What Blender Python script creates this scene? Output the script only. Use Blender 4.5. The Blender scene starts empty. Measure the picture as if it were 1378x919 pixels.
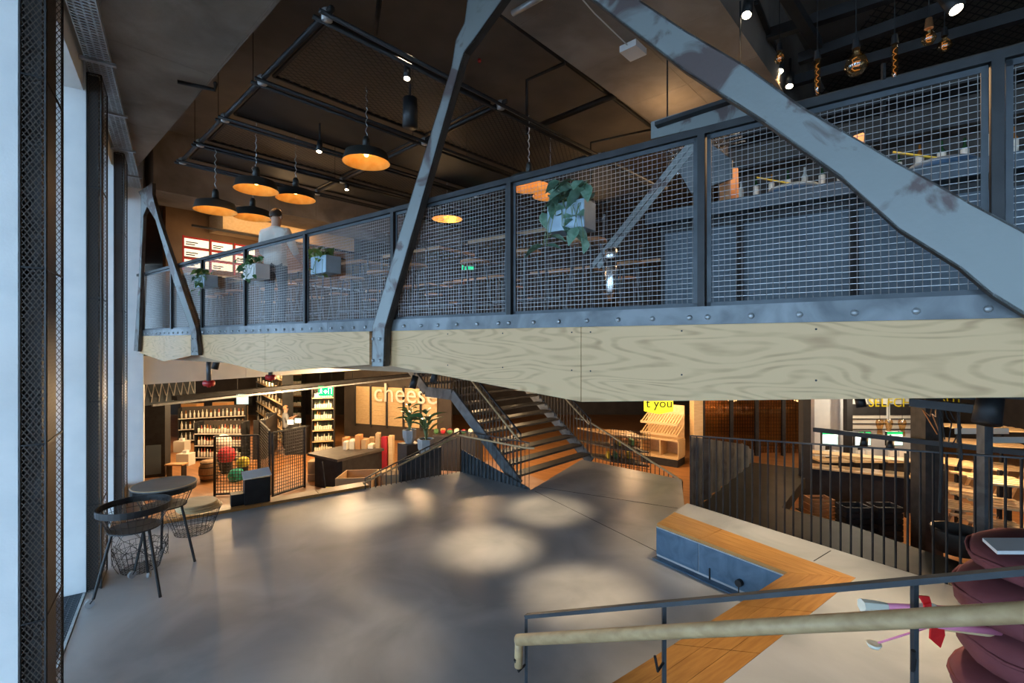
import bpy, bmesh, math, random
from mathutils import Vector, Matrix
R = random.Random(7)
scene = bpy.context.scene
COL = scene.collection
V = Vector

# ------------------------------------------------------------------ camera
cd = bpy.data.cameras.new('camera'); cam = bpy.data.objects.new('camera', cd); COL.objects.link(cam)
cd.sensor_width = 36; cd.lens = 36 * 640 / 1378; cd.clip_start = .05; cd.clip_end = 200
cam.rotation_euler = (math.pi / 2, 0, 0); cam.location = (0, 0, 0)
scene.camera = cam
F, CX, CY = 640., 689., 459.5
# ------------------------------------------------------------------ world, exposure
w = bpy.data.worlds.new('sky'); scene.world = w; w.use_nodes = True
bg = w.node_tree.nodes['Background']; bg.inputs[0].default_value = (.50, .75, 1, 1); bg.inputs[1].default_value = 9.6
vs = scene.view_settings; vs.view_transform = 'Standard'; vs.look = 'None'; vs.gamma = 1; vs.use_curve_mapping = False
vs.exposure = 0.2

# ------------------------------------------------------------------ frames of reference (eye at z = 0)
FZ, RZ, SZ, UZ = -2.9, -2.455, -4.2, .2      # platform, raised floor, shop floor, upper floor
dw, nw = V((-.574, .819, 0)), V((.819, .574, 0))   # along the window wall, into the room
U, VV = V((-.73, .683, 0)), V((.683, .73, 0))      # building grid
dB, nB = V((-.8, .6, 0)), V((.6, .8, 0)); PB = V((1.212, 3.09, 0))   # bridge edge
WZ = V((0, 0, 1))
def W(s, n, z): return dw * s + nw * n + WZ * z
def pz(x, y, z):
    d = F * z / (CY - y); return V(((x - CX) / F * d, d, z))
def pd(x, y, d): return V(((x - CX) / F * d, d, (CY - y) / F * d))
def fl(x, d, z): return V(((x - CX) / F * d, d, z))
def vp(x, y, A, d):                       # pixel ray on the vertical plane through A along d
    k = (x - CX) / F; t = (A.x - k * A.y) / (k * d.y - d.x)
    p = A + d * t; return V((p.x, p.y, (CY - y) / F * p.y))
def Bp(t, z, off=0): return PB + dB * t + nB * off + WZ * z
def bz(x, y, off=0): return vp(x, y, PB + nB * off, dB)
def bt(x, off=0): return (bz(x, 400, off) - PB).dot(dB)

def lamp(kind, loc, power, col, target=None, size=.1, angle=40, blend=.6, size_y=None, portal=False):
    l = bpy.data.lights.new('light', kind); o = bpy.data.objects.new(kind.lower() + '_light', l); COL.objects.link(o)
    o.location = loc; l.energy = power; l.color = col
    if kind == 'SPOT': l.spot_size = math.radians(angle); l.spot_blend = blend; l.shadow_soft_size = size
    elif kind == 'AREA':
        l.size = size
        if size_y: l.shape = 'RECTANGLE'; l.size_y = size_y
        if portal: l.cycles.is_portal = True
    else: l.shadow_soft_size = size
    if target is not None: o.rotation_euler = (V(target) - V(loc)).to_track_quat('-Z', 'Y').to_euler()
    return o
WARM, WHITE = (1, .62, .3), (1, .84, .62)
# window portals (daylight comes from the sky through the glass bays)
BAY, S0, WTOP, WBOT = 2.84, 4.5, 2.9, -2.9
piers = [S0 + BAY * k for k in range(-5, 4)]
for s in piers[:-1]:
    c = W(s + .3 + (BAY - .3) / 2, -1.62, 0)
    lamp('AREA', c, 1, (1, 1, 1), c + nw, BAY - .4, size_y=5.7, portal=True)
# floor spots on tracks under the high ceiling
for (x, y, pw) in ((490, 690, 320), (655, 735, 330), (525, 795, 330), (785, 800, 260), (490, 885, 260), (735, 685, 260)):
    p = pz(x, y, FZ); q = p.copy(); q.z = -.52 if (p - PB).dot(nB) > .4 else 3.1
    if q.z > 0: q += V((.3, -.5, 0))
    lamp('SPOT', q, pw * (.8 if q.z < 0 else 1.4), (1, .78, .5), p, .12, 44 if q.z < 0 else 18, 1)
for (x, y, pw) in ((1080, 740, 330), (1230, 850, 420), (1010, 890, 230), (950, 700, 200)):
    p = pz(x, y, RZ); q = p.copy(); q.z = -.52 if (p - PB).dot(nB) > .4 else 3.1
    lamp('SPOT', q, pw * (.42 if q.z < 0 else 1.0), (1, .8, .52), p, .03, 75 if q.z < 0 else 26, 1)

# ------------------------------------------------------------------ materials
MATS = {}
def mat(name, c, rough=.5, metal=0, c2=None, scale=4, detail=4, bump=0, bscale=30, emit=0, stretch=None, rot=0, lo=.35, hi=.65, kind='noise', alpha=1, spec=.5, dist=0):
    m = bpy.data.materials.new(name); m.use_nodes = True; MATS[name] = m
    nt = m.node_tree; b = nt.nodes['Principled BSDF']; L = nt.links.new
    b.inputs['Base Color'].default_value = (*c, 1); b.inputs['Roughness'].default_value = rough; b.inputs['Metallic'].default_value = metal
    b.inputs['Specular IOR Level'].default_value = spec; b.inputs['Alpha'].default_value = alpha
    tc = nt.nodes.new('ShaderNodeTexCoord'); mp = nt.nodes.new('ShaderNodeMapping'); L(tc.outputs['Object'], mp.inputs[0])
    mp.inputs['Rotation'].default_value = (0, 0, rot)
    if stretch: mp.inputs['Scale'].default_value = stretch
    src = mp.outputs[0]
    if rot and stretch:      # rotate first, then stretch
        mp.inputs['Scale'].default_value = (1, 1, 1); m2 = nt.nodes.new('ShaderNodeMapping'); L(src, m2.inputs[0]); m2.inputs['Scale'].default_value = stretch; src = m2.outputs[0]
    if c2:
        if kind == 'wave':
            t = nt.nodes.new('ShaderNodeTexWave'); t.bands_direction = 'Z'; t.inputs['Scale'].default_value = scale; t.inputs['Distortion'].default_value = dist or 8
            t.inputs['Detail'].default_value = detail; t.inputs['Detail Scale'].default_value = 1.2; f = t.outputs['Fac']
        else:
            t = nt.nodes.new('ShaderNodeTexNoise'); t.inputs['Scale'].default_value = scale; t.inputs['Detail'].default_value = detail
            t.inputs['Distortion'].default_value = dist; f = t.outputs['Fac']
        L(src, t.inputs['Vector'])
        if kind == 'rings':
            q1 = nt.nodes.new('ShaderNodeMath'); q1.operation = 'MULTIPLY'; q1.inputs[1].default_value = 110; L(f, q1.inputs[0])
            q2 = nt.nodes.new('ShaderNodeMath'); q2.operation = 'SINE'; L(q1.outputs[0], q2.inputs[0]); q3 = nt.nodes.new('ShaderNodeMath'); q3.operation = 'MULTIPLY_ADD'; q3.inputs[1].default_value = .5; q3.inputs[2].default_value = .5; L(q2.outputs[0], q3.inputs[0])
            f2 = nt.nodes.new('ShaderNodeTexNoise'); f2.inputs['Scale'].default_value = 9; L(src, f2.inputs['Vector']); q4 = nt.nodes.new('ShaderNodeMath'); q4.operation = 'MULTIPLY'; L(q3.outputs[0], q4.inputs[0]); L(f2.outputs['Fac'], q4.inputs[1]); f = q4.outputs[0]
        r = nt.nodes.new('ShaderNodeValToRGB'); L(f, r.inputs[0]); e = r.color_ramp.elements
        e[0].position = lo; e[1].position = hi; e[0].color = (*c, 1); e[1].color = (*c2, 1)
        L(r.outputs[0], b.inputs['Base Color'])
        if emit: L(r.outputs[0], b.inputs['Emission Color'])
    elif emit: b.inputs['Emission Color'].default_value = (*c, 1)
    if emit: b.inputs['Emission Strength'].default_value = emit
    if bump:
        t2 = nt.nodes.new('ShaderNodeTexNoise'); t2.inputs['Scale'].default_value = bscale; t2.inputs['Detail'].default_value = 3; L(src, t2.inputs['Vector'])
        bp = nt.nodes.new('ShaderNodeBump'); bp.inputs['Strength'].default_value = bump; bp.inputs['Distance'].default_value = .02
        L(t2.outputs['Fac'], bp.inputs['Height']); L(bp.outputs[0], b.inputs['Normal'])
    return m
aB = -math.atan2(dB.y, dB.x); aW = -math.atan2(dw.y, dw.x); aV = -math.atan2(VV.y, VV.x); aP = -math.atan2(nw.y, nw.x)
mat('polished_concrete', (.32, .32, .325), .42, 0, (.50, .495, .495), 1.0, 10, .05, 14, dist=.6)
mat('raw_concrete', (.20, .17, .145), .75, 0, (.36, .31, .265), 1.3, 9, .25, 12, dist=.4)
mat('white_plaster', (.72, .74, .74), .7, 0, (.8, .81, .8), 3, 4, .05, 60)
mat('ceiling_paint', (.19, .16, .14), .8, 0, (.23, .195, .165), 2, 4)
mat('black_steel', (.014, .014, .015), .5, .2, (.026, .026, .028), 6, 4)
mat('dark_paint', (.022, .021, .022), .6, 0, (.032, .031, .032), 3)
mat('dark_steel', (.04, .047, .055), .45, .3, (.065, .075, .085), 5)
mat('raw_steel', (.075, .082, .088), .42, .35, (.17, .182, .19), 3.5, 8, .05, 30, dist=.8)
mat('daylit_steel', (.07, .125, .19), .4, .35, (.13, .21, .30), 4, 8, .04, 30, dist=1)  # raw steel with the blue of the daylight put into its colour
mat('blue_paint', (.07, .095, .12), .5, 0, (.085, .115, .142), 2)
mat('rusty_steel', (.22, .235, .23), .5, .35, (.11, .08, .075), 2.9, 7, .06, 40, lo=.53, hi=.60, dist=.7)
mat('galvanised', (.42, .45, .47), .4, .7, (.56, .58, .6), 12, 4)
mat('wire', (.42, .41, .40), .35, .6)
mat('stool_metal', (.10, .10, .105), .4, .5)
mat('filament', (1, .45, .12), .4, emit=.2)
mat('table_grey', (.17, .165, .16), .5, 0, (.2, .195, .19), 4)
mat('plywood', (.70, .45, .225), .55, 0, (.48, .285, .13), 1.5, 1.2, .02, 60, kind='rings', dist=.35, stretch=(.5, 1, 2.6), rot=aB, lo=.25, hi=.75)
mat('plywood_brown', (.42, .27, .15), .6, 0, (.33, .2, .1), 2, 3)
mat('oak', (.40, .175, .042), .42, 0, (.54, .265, .075), 3, 5, .03, 40, stretch=(1, 9, 9), rot=aW)
mat('oak_across', (.37, .155, .036), .42, 0, (.50, .235, .062), 3, 5, .03, 40, stretch=(1, 9, 9), rot=aP)
mat('handrail_wood', (.42, .27, .13), .5, 0, (.54, .37, .19), 5, 5, .04, 50, stretch=(1, 7, 7))
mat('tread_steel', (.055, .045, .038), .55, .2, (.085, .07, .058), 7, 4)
mat('shop_wood_floor', (.30, .125, .04), .45, 0, (.42, .19, .065), 1.3, 5, stretch=(1, 6, 1), rot=.6)
mat('ramp_floor', (.028, .025, .021), .5, 0, (.045, .04, .034), 2, 6, spec=.18)
mat('shop_dark_wall', (.045, .034, .027), .7, 0, (.065, .05, .038), 2)
mat('warm_wood', (.42, .23, .095), .5, 0, (.54, .32, .14), 3, 4, stretch=(1, 1, 7))
mat('pale_wood', (.62, .43, .22), .5, 0, (.70, .51, .28), 4, 4, stretch=(1, 5, 5))
mat('brown_wall', (.22, .125, .06), .6, 0, (.30, .175, .085), 2)
mat('carton', (.45, .31, .17), .8, 0, (.5, .35, .2), 4)
mat('white_matte', (.8, .79, .77), .6)
mat('white_shirt', (.62, .57, .5), .85, 0, (.7, .65, .57), 8, 3, .3, 9)
mat('grey_shirt', (.28, .29, .31), .85); mat('dark_cloth', (.03, .03, .04), .9); mat('skin', (.55, .33, .23), .6); mat('dark_hair', (.03, .018, .012), .6)
mat('burgundy', (.12, .025, .032), .85, 0, (.165, .04, .045), 3, 4, .3, 8)
mat('pink', (.72, .22, .34), .6); mat('red_ribbon', (.72, .015, .015), .55); mat('cream_cloth', (.78, .74, .6), .8)
mat('yellow', (.95, .82, .03), .5, emit=1.0); mat('letter_black', (.01, .01, .01), .6); mat('yellow_letter', (.75, .62, .02), .5)
mat('green_sign', (.0, .42, .16), .4, emit=1.6); mat('white_glow', (1, .95, .85), .5, emit=2.0)
mat('lamp_shell', (.035, .034, .03), .5, .2); mat('lamp_gold', (.85, .42, .08), .4, .5, (.95, .58, .17), 9, 4)
mat('bulb_glow', (1, .62, .25), .3, emit=4); mat('spot_glow', (1, .85, .6), .3, emit=18); mat('strip_glow', (1, .82, .62), .3, emit=5)
mat('screen', (.45, .75, .7), .3, 0, (.85, .9, .88), 5, 2, emit=.9); mat('screen_green', (.02, .5, .15), .3, emit=.9)
mat('menu_paper', (.95, .82, .62), .5, emit=1.1); mat('menu_red', (.5, .02, .02), .5, emit=.25)
mat('leaf', (.045, .15, .05), .45, 0, (.13, .29, .10), 9, 3); mat('leaf_silver', (.075, .18, .115), .45, 0, (.27, .40, .31), 14, 3); mat('leaf_gold', (.10, .19, .035), .45, 0, (.32, .34, .09), 8, 3)
mat('stem', (.16, .22, .09), .6); mat('soil', (.03, .02, .015), .9); mat('stone_pot', (.33, .34, .34), .7, 0, (.4, .41, .41), 5)
mat('planter_blue', (.22, .30, .36), .4, .3, (.32, .42, .5), 5, 4); mat('red_valve', (.5, .02, .02), .4); mat('chrome', (.75, .75, .75), .18, 1)
for n, c in (('bottle_dark', (.012, .018, .012)), ('bottle_green', (.03, .075, .03)), ('bottle_amber', (.30, .11, .02)), ('bottle_clear', (.5, .52, .48)), ('bottle_rose', (.48, .14, .1)), ('bottle_white', (.66, .62, .52))):
    mat(n, c, .15)
mat('label_paper', (.75, .7, .6), .7); mat('seat_blue', (.05, .10, .17), .85); mat('tan_shell', (.46, .22, .10), .45, 0, (.55, .28, .13), 4)
mat('toy_red', (.5, .02, .03), .6); mat('toy_green', (.0, .35, .25), .6); mat('toy_yellow', (.6, .45, .04), .6); mat('barrel', (.28, .15, .06), .6, 0, (.36, .2, .09), 6, stretch=(6, 6, 1))
mat('crate_orange', (.55, .27, .10), .6); mat('grating', (.16, .19, .22), .4, .6); mat('black_rubber', (.015, .015, .015), .8); mat('wheel_grey', (.35, .36, .37), .5)
mat('copper', (.6, .28, .12), .3, .9); mat('rock_floor', (.36, .21, .15), .5, 0, (.42, .26, .19), 3); mat('pavement', (.35, .35, .35), .8)
def glassy(name, col, mixf):
    m = bpy.data.materials.new(name); m.use_nodes = True; nt = m.node_tree; nt.nodes.clear(); MATS[name] = m
    o = nt.nodes.new('ShaderNodeOutputMaterial'); t = nt.nodes.new('ShaderNodeBsdfTransparent'); g = nt.nodes.new('ShaderNodeBsdfGlossy'); x = nt.nodes.new('ShaderNodeMixShader')
    t.inputs[0].default_value = (*col, 1); g.inputs['Roughness'].default_value = .06; x.inputs[0].default_value = mixf
    nt.links.new(t.outputs[0], x.inputs[1]); nt.links.new(g.outputs[0], x.inputs[2]); nt.links.new(x.outputs[0], o.inputs[0])
glassy('clear_glass', (.95, .97, 1), .06); glassy('bulb_glass', (.93, .72, .45), .16); glassy('wine_glass', (.9, .9, .9), .28); glassy('bronze_glass', (.75, .6, .42), .08)
def lattice_mat(name, col, sc):          # fine diamond wire cloth: open squares too small to build singly
    m = mat(name, col, .5, .3); nt = m.node_tree; L = nt.links.new; b = nt.nodes['Principled BSDF']; out = nt.nodes['Material Output']
    tc = nt.nodes.new('ShaderNodeTexCoord'); sx = nt.nodes.new('ShaderNodeSeparateXYZ'); L(tc.outputs['UV'], sx.inputs[0])
    fs = []
    for sg in (1, -1):
        a = nt.nodes.new('ShaderNodeMath'); a.operation = 'MULTIPLY_ADD'; L(sx.outputs[1], a.inputs[0]); a.inputs[1].default_value = sg * .6; L(sx.outputs[0], a.inputs[2])
        q = nt.nodes.new('ShaderNodeMath'); q.operation = 'MULTIPLY'; L(a.outputs[0], q.inputs[0]); q.inputs[1].default_value = sc
        r = nt.nodes.new('ShaderNodeMath'); r.operation = 'FRACT'; L(q.outputs[0], r.inputs[0])
        g = nt.nodes.new('ShaderNodeMath'); g.operation = 'LESS_THAN'; L(r.outputs[0], g.inputs[0]); g.inputs[1].default_value = .2; fs.append(g)
    mx = nt.nodes.new('ShaderNodeMath'); mx.operation = 'MAXIMUM'; L(fs[0].outputs[0], mx.inputs[0]); L(fs[1].outputs[0], mx.inputs[1])
    L(mx.outputs[0], b.inputs['Alpha'])
lattice_mat('diamond_mesh', (.085, .066, .054), 34); lattice_mat('ceiling_mesh', (.05, .045, .04), 14)

# ------------------------------------------------------------------ mesh helpers
WL = {}
class MB:
    def __init__(s): s.v = []; s.f = []; s.uv = None
    def add(s, vs, fs):
        k = len(s.v); s.v += [V(p) for p in vs]; s.f += [tuple(i + k for i in f) for f in fs]; return s
    def hexa(s, a):           # 8 corners: bottom loop 0-3, top loop 4-7
        return s.add(a, [(3, 2, 1, 0), (4, 5, 6, 7), (0, 1, 5, 4), (1, 2, 6, 5), (2, 3, 7, 6), (3, 0, 4, 7)])
    def box(s, c, sx, sy, sz, ax=None):     # centred on c, ax = direction of local x
        ax = V(ax or (1, 0, 0)).normalized(); ay = WZ.cross(ax); c = V(c); h = []
        for z in (-1, 1):
            for (i, j) in ((-1, -1), (1, -1), (1, 1), (-1, 1)): h.append(c + ax * i * sx / 2 + ay * j * sy / 2 + WZ * z * sz / 2)
        return s.hexa(h)
    def bar(s, a, b, wd, ht, up=None):
        a, b = V(a), V(b); d = (b - a).normalized(); up = V(up or (0, 0, 1))
        if abs(d.dot(up)) > .99: up = V((0, 1, 0))
        r = d.cross(up).normalized(); u = r.cross(d); h = []
        for p in (a, b):
            for (i, j) in ((-1, -1), (1, -1), (1, 1), (-1, 1)): h.append(p + r * i * wd / 2 + u * j * ht / 2)
        return s.hexa(h)
    def tube(s, pts, r, n=8, caps=True):
        pts = [V(p) for p in pts]; k = len(s.v); m = len(pts); up = None
        for i, p in enumerate(pts):
            d = (pts[min(i + 1, m - 1)] - pts[max(i - 1, 0)]).normalized()
            if up is None: up = V((0, 0, 1)) if abs(d.z) < .9 else V((1, 0, 0))
            x = d.cross(up).normalized(); y = x.cross(d); up = y
            rr = r[i] if isinstance(r, (list, tuple)) else r
            for j in range(n):
                a = 2 * math.pi * j / n; s.v.append(p + x * math.cos(a) * rr + y * math.sin(a) * rr)
        for i in range(m - 1):
            for j in range(n):
                a, b = k + i * n + j, k + i * n + (j + 1) % n; s.f.append((a, b, b + n, a + n))
        if caps: s.f.append(tuple(k + j for j in reversed(range(n)))); s.f.append(tuple(k + (m - 1) * n + j for j in range(n)))
        return s
    def ring(s, c, r, tr, n=24, k=6, sx=1, sy=1):
        c = V(c); b = len(s.v)
        for i in range(n):
            a = 2 * math.pi * i / n
            for j in range(k):
                q = 2 * math.pi * j / k; rr = r + tr * math.cos(q); s.v.append(c + V((math.cos(a) * rr * sx, math.sin(a) * rr * sy, tr * math.sin(q))))
        for i in range(n):
            for j in range(k):
                s.f.append((b + i * k + j, b + ((i + 1) % n) * k + j, b + ((i + 1) % n) * k + (j + 1) % k, b + i * k + (j + 1) % k))
        return s
    def lathe(s, prof, n=16, c=(0, 0, 0), close=False):
        c = V(c); k = len(s.v)
        for (r, z) in prof:
            for j in range(n):
                a = 2 * math.pi * j / n; s.v.append(c + V((r * math.cos(a), r * math.sin(a), z)))
        for i in range(len(prof) - 1):
            for j in range(n):
                a, b = k + i * n + j, k + i * n + (j + 1) % n; s.f.append((a, b, b + n, a + n))
        if close: s.f.append(tuple(k + j for j in reversed(range(n)))); s.f.append(tuple(k + (len(prof) - 1) * n + j for j in range(n)))
        return s
    def prism(s, poly, off):       # extrude a polygon by a vector
        off = V(off); n = len(poly); k = len(s.v); s.v += [V(p) for p in poly] + [V(p) + off for p in poly]
        s.f.append(tuple(range(k, k + n))); s.f.append(tuple(range(k + 2 * n - 1, k + n - 1, -1)))
        for i in range(n): j = (i + 1) % n; s.f.append((k + j, k + i, k + n + i, k + n + j))
        return s
    def mesh(s, name, m, origin=V((0, 0, 0)), smooth=False):
        me = bpy.data.meshes.new(name); me.from_pydata([p - origin for p in s.v], [], s.f)
        b = bmesh.new(); b.from_mesh(me); bmesh.ops.recalc_face_normals(b, faces=b.faces); b.to_mesh(me); b.free()
        if m: me.materials.append(MATS[m])
        if smooth: me.shade_smooth()
        return me
    def build(s, name, m, parent=None, smooth=False):
        if parent is not None: org = WL.get(parent.name, V((0, 0, 0)))
        else:
            lo = V([min(p[i] for p in s.v) for i in range(3)]); hi = V([max(p[i] for p in s.v) for i in range(3)])
            org = V(((lo.x + hi.x) / 2, (lo.y + hi.y) / 2, lo.z))
        me = s.mesh(name, m, org, smooth); o = bpy.data.objects.new(name, me); COL.objects.link(o)
        if parent is not None: o.parent = parent
        else: o.location = org
        WL[o.name] = org.copy(); return o
def inst(name, me, parent, loc, rz=0, rot=None, sc=None):      # a part sharing mesh data; loc in world or parent-local frame
    o = bpy.data.objects.new(name, me); COL.objects.link(o); o.parent = parent
    o.location = V(loc) - WL.get(parent.name, V((0, 0, 0))) if parent is not None else loc
    o.rotation_euler = rot or (0, 0, rz)
    if sc: o.scale = sc if isinstance(sc, (tuple, list)) else (sc,) * 3
    return o
def tag(o, label, cat, group=None):
    o['label'] = label; o['category'] = cat
    if group: o['group'] = group
    return o
def thing(name, label, cat, loc=(0, 0, 0), rz=0, group=None):
    o = bpy.data.objects.new(name, None); COL.objects.link(o); o.location = loc; o.rotation_euler = (0, 0, rz); o.empty_display_size = .1
    WL[o.name] = V(loc); return tag(o, label, cat, group)
def local(o): WL[o.name] = V((0, 0, 0)); return o       # parts of this thing are given in its own frame
def struct(o): o['kind'] = 'structure'; return o
def dup(root, loc, rz=0, label=None, group=None, sc=None):
    def rec(o, par):
        c = o.copy(); COL.objects.link(c)
        if par is not None: c.parent = par
        for ch in list(o.children): rec(ch, c)
        return c
    r = rec(root, None); r.location = loc; r.rotation_euler = (0, 0, rz)
    if label: r['label'] = label
    if group: r['group'] = group
    if sc: r.scale = (sc,) * 3
    return r
def text_mesh(txt, size, m, depth=.004):
    c = bpy.data.curves.new('lettering', 'FONT'); c.body = txt; c.size = size; c.extrude = depth; c.align_x = 'CENTER'; c.align_y = 'CENTER'; c.resolution_u = 3
    o = bpy.data.objects.new('lettering', c); COL.objects.link(o); dg = bpy.context.evaluated_depsgraph_get(); dg.update()
    me = bpy.data.meshes.new_from_object(o.evaluated_get(dg)); bpy.data.objects.remove(o); me.materials.clear(); me.materials.append(MATS[m]); return me
def put_text(txt, size, m, parent, loc, dirx):
    me = text_mesh(txt, size, m); o = inst('lettering', me, parent, loc); o.rotation_euler = (math.pi / 2, 0, math.atan2(dirx.y, dirx.x)); return o

# ================================================================== THE SETTING
fr = W(9.36, -.87, FZ)
plat = [W(-6, -.87, FZ), fr, W(9.36, 5.17, FZ), pz(714, 659.5, FZ), pz(783, 618, FZ), pz(917, 645, FZ), V((*pz(925, 677, RZ).xy, FZ)), V((*(pz(1296, 793, RZ) + (pz(1296, 793, RZ) - pz(925, 677, RZ)).normalized() * 5.9).xy, FZ)), V((9, -6, FZ)), V((5, -7, FZ))]
floor = struct(MB().prism(plat, (0, 0, -1.28)).build('floor', 'polished_concrete'))
sf = [V((-26, 4, SZ)), V((-26, 30, SZ)), V((20, 30, SZ)), V((20, -12, SZ)), V((-2, -12, SZ))]
struct(MB().prism(sf, (0, 0, -.2)).build('floor_shop', 'shop_wood_floor'))
# thin expansion joints of the slab
for a, b in ((pz(724, 655, FZ), pz(912, 684, FZ)), (pz(720, 661, FZ), pz(884, 742, FZ))):
    MB().bar(a + WZ * .001, b + WZ * .001, .008, .003).build('joint', 'black_rubber', floor)
# reddish aisle floor beside the platform
struct(MB().prism([W(9.4, -.5, SZ + .012), W(14.2, -.5, SZ + .012), W(14.2, 9, SZ + .012), W(9.4, 9, SZ + .012)], (0, 0, -.01)).build('floor_aisle', 'rock_floor'))
# enclosure
ZC = 4.4
def wall(name, a, b, z0, z1, m, th=.2):
    a, b = V((a[0], a[1], 0)), V((b[0], b[1], 0)); n = (b - a).cross(WZ).normalized() * th
    return struct(MB().prism([a + WZ * z0, b + WZ * z0, b + WZ * z1, a + WZ * z1], n).build(name, m))
wall('wall_far', (-26, 27.5, 0), (19, 27.5, 0), SZ, ZC, 'shop_dark_wall')
wall('wall_right', (19, 27.5, 0), (19, -11, 0), SZ, ZC, 'shop_dark_wall')
wall('wall_back', (19, -11, 0), (5.2, -11, 0), SZ, ZC, 'ceiling_paint')
wall('wall_left', W(34, -1.75, 0), W(12.9, -1.75, 0), SZ, ZC, 'shop_dark_wall')
struct(MB().prism([V((-26, -12, ZC)), V((-26, 30, ZC)), V((20, 30, ZC)), V((20, -12, ZC))], (0, 0, .2)).build('ceiling', 'ceiling_paint'))
struct(MB().prism([V((-60, -60, SZ - .5)), V((-60, 60, SZ - .5)), V((60, 60, SZ - .5)), V((60, -60, SZ - .5))], (0, 0, -.1)).build('floor_outside', 'pavement'))
# window wall: piers, lintel, glass bays
for k, s in enumerate(piers):
    struct(MB().prism([W(s, -.88, SZ), W(s + .58, -.88, SZ), W(s + .58, -1.75, SZ), W(s, -1.75, SZ)], (0, 0, ZC - SZ)).build('wall_pier', 'white_plaster'))
sa, sb = piers[0], piers[-1] + .58
struct(MB().prism([W(sa, -.90, WTOP), W(sb, -.90, WTOP), W(sb, -1.74, WTOP), W(sa, -1.74, WTOP)], (0, 0, ZC - WTOP)).build('wall_lintel', 'white_plaster'))
struct(MB().prism([W(sa, -.875, FZ - .02), W(sb, -.875, FZ - .02), W(sb, -1.74, FZ - .02), W(sa, -1.74, FZ - .02)], (0, 0, -1.2)).build('wall_sill', 'dark_paint'))
for k, s in enumerate(piers[:-1]):
    a, b = s + .58, s + BAY; wn = struct(MB().prism([W(a, -1.68, WBOT), W(b, -1.68, WBOT), W(b, -1.68, WTOP), W(a, -1.68, WTOP)], nw * .012).build('window_%d' % (k + 1), 'clear_glass'))
    f = MB()
    for q in (a + .03, b - .03, (a + b) / 2): f.bar(W(q, -1.66, WBOT), W(q, -1.66, WTOP), .05, .05)
    for z in (WBOT + .03, WTOP - .03, -.2): f.bar(W(a, -1.66, z), W(b, -1.66, z), .05, .05)
    f.build('window_frame', 'black_steel', wn)
# end pier, slab fascia over the shop
struct(MB().prism([W(12.45, -1.7, SZ), W(12.45, -.6, SZ), W(12.95, -.6, SZ), W(12.95, -1.7, SZ)], (0, 0, ZC - SZ)).build('wall_end', 'white_plaster'))
fa, fd = V((-7.72, 9.95, 0)), V((.4915, .871, 0))
for k in range(5):
    a, b = fa + fd * (2.2 * k + .004), fa + fd * (2.2 * k + 2.196)
    struct(MB().prism([a + WZ * -.905, b + WZ * -.905, b + WZ * .1, a + WZ * .1], V((-.871, .4915, 0)) * .25).build('wall_fascia', 'white_plaster'))
# upper floor slab behind the bridge edge
up = [Bp(-7, -.3, .35), Bp(10.9, -.3, .35), fa + WZ * -.3 + V((-.3, 0, 0)), V((-20, 27, -.3)), V((18, 27, -.3)), V((18, 2, -.3))]
struct(MB().prism(up, (0, 0, .48)).build('floor_upper', 'ramp_floor'))
# concrete downstand beams
cb = [pz(200, 206.6, 3.3), pz(378, 0, 3.3), pz(378, 0, 3.3) - U * 9, W(-9, -.9, 3.3), W(12.6, -.9, 3.3)]
def board_joints(m, rot):                 # shutter-board joints as fine relief
    nt = m.node_tree; L = nt.links.new; b = nt.nodes['Principled BSDF']; tc = nt.nodes.new('ShaderNodeTexCoord'); mp = nt.nodes.new('ShaderNodeMapping'); mp.inputs['Rotation'].default_value = (0, 0, rot)
    L(tc.outputs['Object'], mp.inputs[0]); br = nt.nodes.new('ShaderNodeTexBrick'); L(mp.outputs[0], br.inputs[0]); br.offset = 0
    for i, v in (('Scale', 1), ('Mortar Size', .012), ('Brick Width', 2.4), ('Row Height', 1.15), ('Mortar Smooth', .3)): br.inputs[i].default_value = v
    bp = nt.nodes.new('ShaderNodeBump'); bp.inputs['Strength'].default_value = .9; bp.inputs['Distance'].default_value = .03; bp.invert = True
    L(br.outputs['Fac'], bp.inputs['Height']); old = b.inputs['Normal'].links
    if old: L(old[0].from_socket, bp.inputs['Normal'])
    L(bp.outputs[0], b.inputs['Normal'])
board_joints(MATS['raw_concrete'], -math.atan2(U.y, U.x))
struct(MB().prism(cb, (0, 0, 1.1)).build('ceiling_beam', 'raw_concrete'))
a0 = pz(666, 13, 3.3); rb = [a0 - VV * 6, a0 + VV * 9, a0 + VV * 9 - U * 1.68, a0 - VV * 6 - U * 1.68]
struct(MB().prism(rb, (0, 0, 1.1)).build('ceiling_beam', 'raw_concrete'))
b0 = V((-7.35, 9.75, 3.12)); rb = [b0, b0 + VV * 16, b0 + VV * 16 + U * 1.3, b0 + U * 1.3]
struct(MB().prism(rb, (0, 0, 1.28)).build('ceiling_beam', 'raw_concrete'))
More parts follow.
